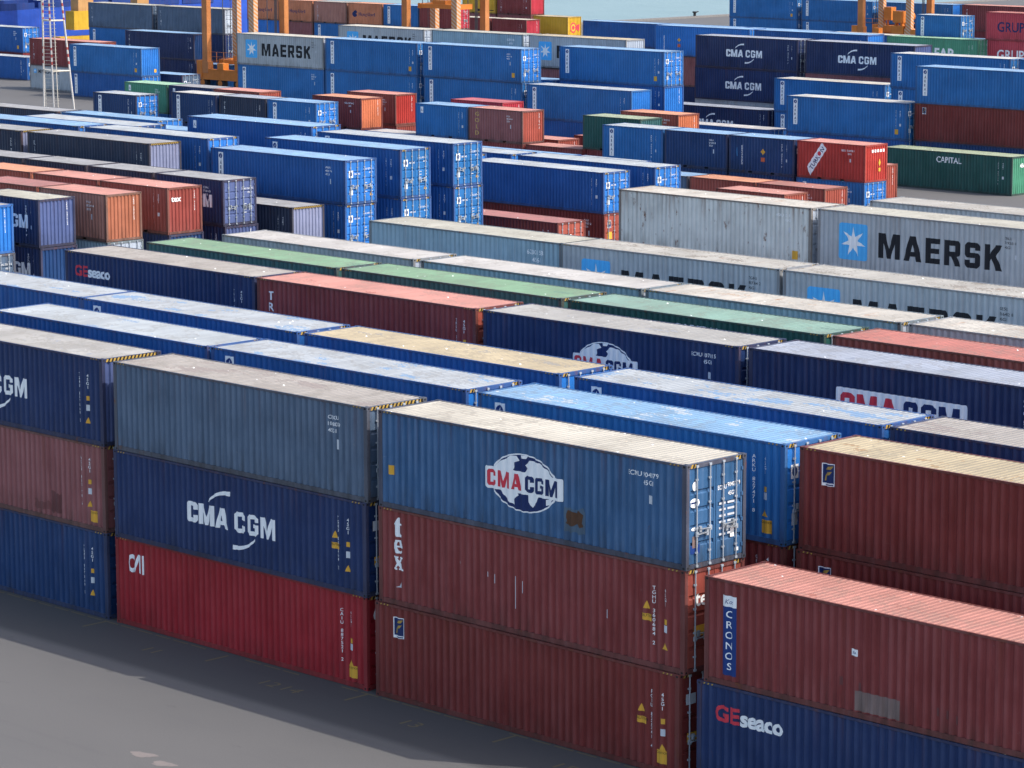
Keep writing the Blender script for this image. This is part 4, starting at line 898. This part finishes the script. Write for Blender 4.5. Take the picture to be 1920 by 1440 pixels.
T(40,H,-198.59,141.5,5.49,'maroon','salmon','p','maroon container with salmon roof and white letters behind the lattice mast','vstrip','','col',None,endside='brick')
T(40,S,-198.6,141.5,2.591,'grey','greydirty','d','pale grey container with small dark lettering behind the lattice mast','maerskline','','n',None)
T(40,H,-226.95,152.3,5.6,'royal','whiteblue','d','blue container with lit doors at the left edge, upper of two','', 'b','d',None,['tan'],endside='harbourlight')
T(40,S,-220.96,148.5,2.62,'royal','whiteblue','d','blue container standing on the ground at the left edge beside the pale grey one','', 'v','d',None,endside='royal')
T(20,S,-178.3,141.5,2.70,'navyshade','skyblue','d','low small container with grey blue doors right of the blue one with ribbed end','', '','d',None,endside='bluegrey')
T(20,S,-188.0,155.4,2.591,'harbour','skyblue','p','small blue container with white label on its end under the orange straddle carrier','', '','ark',None,endside='harbourlight')
# ------------------------------------------------------------------ boxes that carry the visible ones (hidden by the rows in front)
cols = {}
for X, Y, L, z0, z1 in placed: cols.setdefault((round(X), round(Y, 1), round(L, 1)), []).append((z0, X, Y, L))
cl = []
for X, Y, L, z0, z1 in sorted(placed, key=lambda p: p[3]):
    if z0 < 0.05: continue
    if any(abs(Y-b[1]) < 1.0 and min(X+L, b[0]+b[2])-max(X, b[0]) > 0.5*min(L, b[2]) and b[3] < z0-0.5 for b in placed): continue
    cl.append((X, Y, L, z0))
SUP = ['navy', 'maroon', 'royal', 'brown', 'harbour', 'grey']
def support_mesh(L, h):
    def f():
        bm = bmesh.new(); pr = prof(L)
        for back in (0, 1):
            c0 = None
            for x, d in pr:
                y = Y0+d if not back else W-Y0-d
                c = (bm.verts.new((x, y, 0.1)), bm.verts.new((x, y, h-TR)))
                if c0: bm.faces.new((c0[0], c[0], c[1], c0[1]))
                c0 = c
        for x0 in (0, L-POST):
            for y0 in (0, W-0.12): box(bm, x0, x0+POST, y0, y0+0.12, 0, h)
        for y0 in (0.004, W-0.064): box(bm, POST, L-POST, y0, y0+0.06, h-TR-0.001, h-0.004); box(bm, POST, L-POST, y0, y0+0.06, 0.012, BR)
        box(bm, 0.03, L-0.03, 0.06, W-0.06, h-0.05, h-0.012)
        box(bm, 0.02, 0.06, 0.12, W-0.12, 0.05, h-0.05); box(bm, L-0.06, L-0.02, 0.12, W-0.12, 0.05, h-0.05)
        return mesh_of('shipping_container', bm)
    return cached(('sup', L, round(h, 2)), f)
for X, Y, L, z0 in cl:
    n = max(1, round(z0/2.6)); h = z0/n
    for i in range(n):
        o = link('shipping_container', support_mesh(L, h), side_mat(random.choice(SUP)), None, (X, Y, i*h))
        tag(o, 'plain container at the foot of a stack, covered by the rows standing before it', 'container', 'plain containers at the foot of the stacks')

# ------------------------------------------------------------------ ground, sea, quay
def ground_material():
    N = NT('asphalt'); v = N.pos((1, 1, 1))
    big = N.noise(N.pos((0.05, 0.08, 1)), 1.0, 3); mid = N.noise(N.pos((0.35, 0.6, 1)), 1.0, 5, 0.55); fine = N.noise(v, 22.0, 3, 0.7); peb = N.noise(v, 70.0, 2, 0.7)
    col = N.mix(N.ramp(big, 0.3, 0.7), (0.102, 0.096, 0.089), (0.118, 0.111, 0.104))
    col = N.mix(N.mul(N.ramp(mid, 0.48, 0.75), 0.22), col, (0.090, 0.086, 0.084))
    col = N.mix(N.mul(N.ramp(fine, 0.45, 0.75), 0.30), col, (0.172, 0.165, 0.162))
    col = N.mix(N.mul(N.ramp(peb, 0.50, 0.36), 0.35), col, (0.085, 0.08, 0.078))
    tr = N.noise(N.pos((0.022, 1.6, 1), (5, 2, 0)), 1.0, 4, 0.6)       # wheel tracks along the stack
    col = N.mix(N.mul(N.mul(N.ramp(tr, 0.57, 0.66), N.ramp(mid, 0.35, 0.6)), 0.30), col, (0.085, 0.08, 0.078))
    oil = N.noise(N.pos((0.7, 0.9, 1), (31, 12, 0)), 1.0, 3, 0.5)
    col = N.mix(N.mul(N.ramp(oil, 0.68, 0.76), 0.5), col, (0.06, 0.056, 0.054))
    # darker strip along the foot of the front row
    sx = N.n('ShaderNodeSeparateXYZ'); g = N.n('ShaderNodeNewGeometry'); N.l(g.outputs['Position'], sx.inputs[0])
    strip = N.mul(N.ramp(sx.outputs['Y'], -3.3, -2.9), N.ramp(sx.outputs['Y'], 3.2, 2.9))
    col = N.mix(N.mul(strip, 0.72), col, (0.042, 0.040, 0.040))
    N.l(col, N.b.inputs['Base Color']); N.b.inputs['Roughness'].default_value = 0.85
    bp = N.n('ShaderNodeBump'); bp.inputs['Strength'].default_value = 0.35; bp.inputs['Distance'].default_value = 0.01
    N.l(fine, bp.inputs['Height']); N.l(bp.outputs[0], N.b.inputs['Normal']); return N.m
bm = bmesh.new(); QX = -247.0
box(bm, QX, 700, -700, 2500, -8, 0)
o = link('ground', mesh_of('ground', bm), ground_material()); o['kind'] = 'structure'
bm = bmesh.new()
box(bm, QX-0.25, QX+0.9, -700, 2500, 0.0, 0.28)
o = link('quay_edge', mesh_of('quay_edge', bm), plain('quay_concrete', (0.20, 0.19, 0.18), 0.8)); o['kind'] = 'structure'
def water_material():
    N = NT('sea_water')
    w = N.noise(N.pos((0.05, 0.05, 1)), 1.0, 5, 0.6); w2 = N.noise(N.pos((0.5, 0.5, 1)), 1.0, 6, 0.65)
    N.l(N.mix(N.ramp(w, 0.35, 0.65), (0.17, 0.25, 0.245), (0.20, 0.28, 0.275)), N.b.inputs['Base Color'])
    N.b.inputs['Roughness'].default_value = 0.35; N.b.inputs['IOR'].default_value = 1.33
    bp = N.n('ShaderNodeBump'); bp.inputs['Strength'].default_value = 0.6; bp.inputs['Distance'].default_value = 0.35
    N.l(w2, bp.inputs['Height']); N.l(bp.outputs[0], N.b.inputs['Normal']); return N.m
bm = bmesh.new()
bm.faces.new([bm.verts.new(p) for p in ((-9000, -9000, -2.6), (9000, -9000, -2.6), (9000, 9000, -2.6), (-9000, 9000, -2.6))])
o = link('water', mesh_of('water', bm), water_material()); o['kind'] = 'structure'

# faded yellow slot marks and numbers painted at the foot of the front row
ylw = decal_mat('faded_yellow_paint', (0.15, 0.12, 0.065), 0.9, 0.8)
bm = bmesh.new()
def flat(bm, x0, x1, y0, y1, z=0.004): bm.faces.new([bm.verts.new(p) for p in ((x0, y0, z), (x1, y0, z), (x1, y1, z), (x0, y1, z))])
for i in range(60):
    x = -14+i*0.9
    if random.random() < 0.85: flat(bm, x, x+0.75, -0.22, -0.15)
for x in (-0.4, 5.9, 12.4, 18.7, 25.2): flat(bm, x-0.05, x+0.05, -1.15, -0.22)
for t, x in (('11', 3.2), ('12', 8.9), ('13', 15.2), ('14', 9.9), ('15', 21.4)):
    V, F = text_mesh(t, 0.55, 0.0, 1.2)
    vs = [bm.verts.new((x+a, -1.7+b*0.9, 0.004)) for a, b in V]
    for f in F: bm.faces.new([vs[k] for k in f])
o = link('road_marking', mesh_of('road_marking', bm), ylw); o['kind'] = 'structure'
bm = bmesh.new()
for cx, cy, a, b in ((12.63, -8.89, 0.42, 0.20), (13.75, -9.05, 0.38, 0.19)):
    vs = []
    for i in range(18):
        t = 2*math.pi*i/18; r = 1+0.18*math.sin(3*t+cx)+0.08*math.sin(7*t)
        vs.append(bm.verts.new((cx+(a*math.cos(t)-0.4*b*math.sin(t))*r, cy+b*math.sin(t)*r+0.3*a*math.cos(t)*r, 0.004)))
    bm.faces.new(vs)
o = link('paint_spot', mesh_of('paint_spot', bm), decal_mat('pale_spill', (0.205, 0.175, 0.160), 0.85, 0.9)); o['kind'] = 'structure'

# ------------------------------------------------------------------ straddle carriers
ORA = paint('orange_machine_paint', (0.62, 0.20, 0.035), 0.5, 0.15); ORB = paint('brown_orange_paint', (0.50, 0.19, 0.06), 0.6, 0.25)
def barber():
    N = NT('striped_leg_paint'); g = N.n('ShaderNodeNewGeometry'); d = N.n('ShaderNodeVectorMath', operation='DOT_PRODUCT'); d.inputs[1].default_value = (1.0, 1.0, 1.6)
    N.l(g.outputs['Position'], d.inputs[0]); f = N.n('ShaderNodeMath', operation='FRACT'); m = N.mul(d.outputs['Value'], 1.5); N.l(m, f.inputs[0])
    t = N.n('ShaderNodeMath', operation='GREATER_THAN'); t.inputs[1].default_value = 0.5; N.l(f.outputs[0], t.inputs[0])
    N.l(N.mix(t.outputs[0], (0.56, 0.22, 0.06), (0.56, 0.40, 0.28)), N.b.inputs['Base Color']); N.b.inputs['Roughness'].default_value = 0.6; return N.m
BARB = barber(); RUBBER = plain('rubber', (0.02, 0.02, 0.021), 0.85); GLASS = plain('cab_glass', (0.03, 0.05, 0.06), 0.1)
GREYM = plain('grey_machine_paint', (0.10, 0.105, 0.115), 0.6)
def bmo(name, fn, mat, parent):
    bm = bmesh.new(); fn(bm); return link(name, mesh_of(name, bm), mat, parent)
def straddle(x, y, label, spreader_z):
    t = thing('straddle_carrier', label, 'straddle carrier', (x, y, 0), 0, 'orange straddle carriers working between the rows')
    LX, WY, HT = 7.9, 4.3, 13.2
    for j, yy in enumerate((0.0, WY)):
        bmo('wheel_beam', lambda b: (box(b, -1.1, LX+1.1, yy-0.32, yy+0.32, 1.05, 2.2), box(b, -1.3, -0.45, yy-0.42, yy+0.42, 1.3, 3.1), box(b, LX+0.45, LX+1.3, yy-0.42, yy+0.42, 1.3, 2.9), box(b, 2.2, 3.2, yy-0.40, yy+0.40, 2.2, 2.9)), ORA, t)
        for k in range(4):
            xx = -0.5+k*(LX+1.0)/3
            w = bmo('wheel', lambda b: beam(b, (xx, yy-0.26, 0.7), (xx, yy+0.26, 0.7), 0.7, seg=18), RUBBER, t)
            bmo('rim', lambda b: beam(b, (xx, yy-0.275, 0.7), (xx, yy+0.275, 0.7), 0.36, seg=14), ORA, w)
        for i, xx in enumerate((0.0, LX)):
            bmo('leg', lambda b: (box(b, xx-0.42, xx+0.42, yy-0.30, yy+0.30, 1.75, HT), box(b, xx-0.60, xx+0.60, yy-0.36, yy+0.36, 1.75, 3.0)), BARB if (i+j) % 2 else ORB, t)
        bmo('top_beam', lambda b: box(b, -0.5, LX+0.5, yy-0.35, yy+0.35, HT, HT+0.9), ORA, t)
    for xx in (0.0, LX): bmo('cross_beam', lambda b: box(b, xx-0.35, xx+0.35, 0.35, WY-0.35, HT+0.05, HT+0.75), ORA, t)
    z = spreader_z
    s = bmo('spreader', lambda b: (box(b, LX/2-3.0, LX/2+3.0, 1.0, 1.4, z, z+0.45), box(b, LX/2-3.0, LX/2+3.0, WY-1.4, WY-1.0, z, z+0.45), box(b, LX/2-3.1, LX/2-2.7, 0.95, WY-0.95, z-0.05, z+0.5), box(b, LX/2+2.7, LX/2+3.1, 0.95, WY-0.95, z-0.05, z+0.5), box(b, LX/2-1.0, LX/2+1.0, 1.2, WY-1.2, z+0.4, z+0.9)), ORA, t)
    bmo('hoist_chain', lambda b: [beam(b, (xx, yy, z+0.4), (xx, yy, HT+0.1), 0.05, seg=6) for xx in (LX/2-2.6, LX/2+2.6) for yy in (1.2, WY-1.2)], GREYM, s)
    bmo('ladder', lambda b: ([beam(b, (-0.75, yy, 1.6), (-0.75, yy, HT), 0.035, seg=6) for yy in (WY-0.3, WY+0.2)], [beam(b, (-0.75, WY-0.3, 1.9+0.34*k), (-0.75, WY+0.2, 1.9+0.34*k), 0.02, seg=4) for k in range(33)]), GREYM, t)
    bmo('hydraulic_pipes', lambda b: [beam(b, (LX-0.6-0.12*k, WY-0.5, 2.0), (LX-0.6-0.12*k, WY-0.5, HT), 0.035, seg=6) for k in range(4)], GREYM, t)
    bmo('engine_box', lambda b: (box(b, LX-2.6, LX-0.7, -0.55, 0.55, 2.2, 3.3), box(b, LX-2.4, LX-1.0, -0.45, 0.45, 3.7, 5.2), box(b, LX-2.2, LX-2.0, -0.3, 0.3, 3.3, 3.7), box(b, LX-1.3, LX-1.1, -0.3, 0.3, 3.3, 3.7)), ORA, t)
    bmo('engine_box', lambda b: (box(b, 0.6, 2.4, WY-0.55, WY+0.55, 2.2, 3.0), box(b, 0.7, 1.9, WY-0.5, WY+0.5, 3.7, 5.4), beam(b, (1.0, WY, 3.0), (1.0, WY, 3.8), 0.12, seg=6), beam(b, (3.2, WY, 2.2), (4.6, WY, 5.2), 0.16, seg=6), beam(b, (2.6, WY+0.4, 3.4), (5.0, WY+0.4, 3.4), 0.1, seg=6), beam(b, (4.2, WY, 4.2), (4.2, WY+0.9, 4.2), 0.62, seg=14)), ORA, t)
    c = bmo('cab', lambda b: box(b, LX-1.9, LX+0.5, WY-0.2, WY+1.3, HT-2.6, HT-0.4), ORA, t)
    bmo('window', lambda b: (box(b, LX-1.7, LX+0.3, WY-0.23, WY-0.19, HT-1.9, HT-0.8), box(b, LX+0.49, LX+0.53, WY, WY+1.1, HT-2.2, HT-0.7)), GLASS, c)
    bmo('guard_rail', lambda b: ([beam(b, (xx, -0.45, 3.0), (xx, -0.45, 4.1), 0.03, seg=4) for xx in (1.0, 2.2, 3.4, 4.6)], beam(b, (1.0, -0.45, 4.1), (4.6, -0.45, 4.1), 0.03, seg=4), beam(b, (1.0, -0.45, 3.6), (4.6, -0.45, 3.6), 0.025, seg=4)), ORA, t)
    return t
straddle(-184.06, 154.5, 'orange straddle carrier over a small blue container at the upper left', 2.75)
straddle(-171.0, 172.0, 'orange straddle carrier with striped legs in front of the maroon boxes at the top centre', 8.6)
straddle(-176.4, 258.0, 'orange straddle carrier in front of blue boxes at the upper right', 9.5)

# ------------------------------------------------------------------ red and white lattice mast
def mast_paint():
    N = NT('red_white_mast_paint'); sx = N.n('ShaderNodeSeparateXYZ'); g = N.n('ShaderNodeNewGeometry'); N.l(g.outputs['Position'], sx.inputs[0])
    m = N.n('ShaderNodeMath', operation='MULTIPLY_ADD'); m.inputs[1].default_value = 1/0.72; m.inputs[2].default_value = 0.25; N.l(sx.outputs['Z'], m.inputs[0])
    f = N.n('ShaderNodeMath', operation='FRACT'); N.l(m.outputs[0], f.inputs[0])
    t = N.n('ShaderNodeMath', operation='GREATER_THAN'); t.inputs[1].default_value = 0.56; N.l(f.outputs[0], t.inputs[0])
    q = N.n('ShaderNodeMath', operation='MULTIPLY_ADD'); q.inputs[1].default_value = 1/4.6; q.inputs[2].default_value = 0.06; N.l(sx.outputs['Z'], q.inputs[0])
    q2 = N.n('ShaderNodeMath', operation='FRACT'); N.l(q.outputs[0], q2.inputs[0]); u = N.n('ShaderNodeMath', operation='LESS_THAN'); u.inputs[1].default_value = 0.42; N.l(q2.outputs[0], u.inputs[0])
    w = N.n('ShaderNodeMath', operation='GREATER_THAN'); w.inputs[1].default_value = 3.0; N.l(sx.outputs['Z'], w.inputs[0])
    N.l(N.mix(N.mul(N.mul(t.outputs[0], u.outputs[0]), w.outputs[0]), (0.56, 0.53, 0.49), (0.36, 0.06, 0.05)), N.b.inputs['Base Color']); N.b.inputs['Roughness'].default_value = 0.5; return N.m
MP = mast_paint(); CREAM = plain('cream_paint', (0.62, 0.56, 0.46), 0.6)
t = thing('light_mast', 'tall red and white three legged lattice mast with a ladder up its middle', 'mast', (-173.36, 126.55, 0))
hb = 22.0; a = Vector((-1.92, -0.43, 0)); b_ = Vector((1.92, 0.45, 0)); c3 = Vector((1.55, -1.75, 0)); cen = (a+b_+c3)/3
def up_(p, z): q = cen+(p-cen)*(1-0.034*z)+Vector((-0.36*z/10.6, -0.16*z/10.6, 0)); return Vector((q.x, q.y, z))
for p in (a, b_, c3): bmo('leg', lambda m: beam(m, up_(p, 0), up_(p, hb), 0.095, seg=10), MP, t)
for z in (3.9, 8.9, 13.9, 18.9):
    bmo('brace', lambda m: [beam(m, up_(p, z), up_(q, z), 0.085, seg=6) for p, q in ((a, b_), (b_, c3), (c3, a))], CREAM, t)
lm_ = up_(a, 0)*0.41+up_(b_, 0)*0.59
l0, l1 = c3.copy(), up_(c3, hb)
bmo('ladder', lambda m: ([beam(m, l0+Vector((dx*0.9, dx*0.45, 0.2)), l1+Vector((dx*0.9, dx*0.45, 0)), 0.045, seg=6) for dx in (-0.85, 0.45)], [beam(m, l0.lerp(l1, k/62)+Vector((-0.85*0.9, -0.85*0.45, 0)), l0.lerp(l1, k/62)+Vector((0.62*0.9, 0.62*0.45, 0)), 0.032, seg=4) for k in range(1, 62)]), CREAM, t)
bmo('floodlight', lambda m: [box(m, cen.x-0.9+0.6*k-0.7, cen.x-0.5+0.6*k-0.7, cen.y-0.5, cen.y-0.2, hb-0.2, hb+0.3) for k in range(4)], GREYM, t)

# ------------------------------------------------------------------ ship and quay crane beyond the far rows
HULL = paint('ship_hull_blue', (0.020, 0.075, 0.40), 0.3, 0.05); HULLD = paint('ship_deck_blue', (0.014, 0.045, 0.20), 0.4, 0.05); SHW = plain('ship_white', (0.6, 0.6, 0.58), 0.5)
t = thing('cargo_ship', 'bright blue cargo ship hull alongside the quay at the upper left corner', 'ship', (-252, 176, -2.6))
def hull(m):
    sec = []
    for y, w in ((-95, 14), (-60, 15), (0, 15), (40, 14.5), (46, 12), (51, 6), (54, 0.6)):
        zt = 8.0+max(0, (y-30)*0.09); hx = w/2
        sec.append([m.verts.new(p) for p in ((-7.5+hx*0.9, y, -3), (-7.5+hx, y, 1.5), (-7.5+hx, y, zt), (-7.5-hx, y, zt), (-7.5-hx, y, 1.5), (-7.5-hx*0.9, y, -3))])
    for p, q in zip(sec, sec[1:]):
        for i in range(6): m.faces.new((p[i], p[(i+1) % 6], q[(i+1) % 6], q[i]))
    m.faces.new(sec[0]); m.faces.new(sec[-1][::-1])
bmo('hull', hull, HULL, t)
bmo('hatch_cover', lambda m: [box(m, -13.5, -1.6, -80+k*12.5, -69.5+k*12.5, 8.0, 9.3) for k in range(10)], HULLD, t)
bmo('bulwark', lambda m: [(box(m, -0.25, -0.1, -90+k*6, -84.6+k*6, 8.0, 8.95)) for k in range(21)], HULLD, t)
bmo('mooring_gear', lambda m: [box(m, -1.2, -0.4, -70+k*9.5, -68.5+k*9.5, 9.2, 10.2) for k in range(11)], SHW, t)
YM = paint('yellow_machine_paint', (0.60, 0.36, 0.03), 0.5, 0.2); TAN = paint('tan_crane_paint', (0.48, 0.26, 0.10), 0.5, 0.15)
t = thing('quay_crane', 'yellow portal base of a quay crane with tan legs beside the blue ship', 'crane', (-243.0, 183.6, 0))
bmo('sill_beam', lambda m: (box(m, -0.8, 0.8, -5.6, 6.2, 1.5, 2.4), box(m, -0.9, 0.9, -3.4, 3.0, 3.2, 5.6), box(m, -0.6, 0.6, 1.0, 5.0, 2.4, 3.2)), YM, t)
for y in (-4.4, 4.6):
    w = bmo('bogie', lambda m: box(m, -0.55, 0.55, y-1.6, y+1.6, 0.6, 1.5), YM, t)
    bmo('wheel', lambda m: [beam(m, (-0.3, y+k, 0.4), (0.3, y+k, 0.4), 0.4, seg=12) for k in (-1.1, 0, 1.1)], GREYM, w)
bmo('leg', lambda m: box(m, -0.8, 0.8, -2.6, -0.2, 5.6, 24), TAN, t)
bmo('leg', lambda m: box(m, 11.2, 12.6, -2.6, -0.2, 16.0, 24), TAN, t)
bmo('girder', lambda m: box(m, -24, 16, -2.6, -0.2, 24, 26.5), TAN, t)
bmo('leg', lambda m: (box(m, 11.2, 12.6, -2.3, -0.5, 0, 16.0)), TAN, t)
bmo('stairway', lambda m: ([beam(m, (0.9, y, z), (0.9, y+0.001, z+0.95), 0.05, seg=4) for y in (3.4, 4.2, 5.0, 5.8) for z in (3.2, 4.4)], [beam(m, (0.9, 3.2, z), (0.9, 6.1, z), 0.06, seg=4) for z in (3.2, 3.7, 4.2, 4.8, 5.4, 5.9)], beam(m, (0.9, 1.4, 2.4), (0.9, 4.4, 5.6), 0.08, seg=4), beam(m, (0.9, 2.0, 2.4), (0.9, 5.0, 5.6), 0.08, seg=4)), plain('pale_rail', (0.5, 0.47, 0.38), 0.6), t)
bm = bmesh.new(); beam(bm, (0, 0, 0), (0, 0, 0.55), 0.22, seg=14); beam(bm, (0, 0, 0.5), (0, 0, 0.72), 0.36, seg=14); beam(bm, (-0.05, 0.2, 0.6), (-0.05, 0.9, 0.66), 0.09, seg=8)
o = link('bollard', mesh_of('bollard', bm), plain('black_bollard', (0.02, 0.02, 0.02), 0.5), None, (QX+0.35, 304.0, 0.28)); tag(o, 'small black mooring bollard on the quay edge against the water', 'bollard')
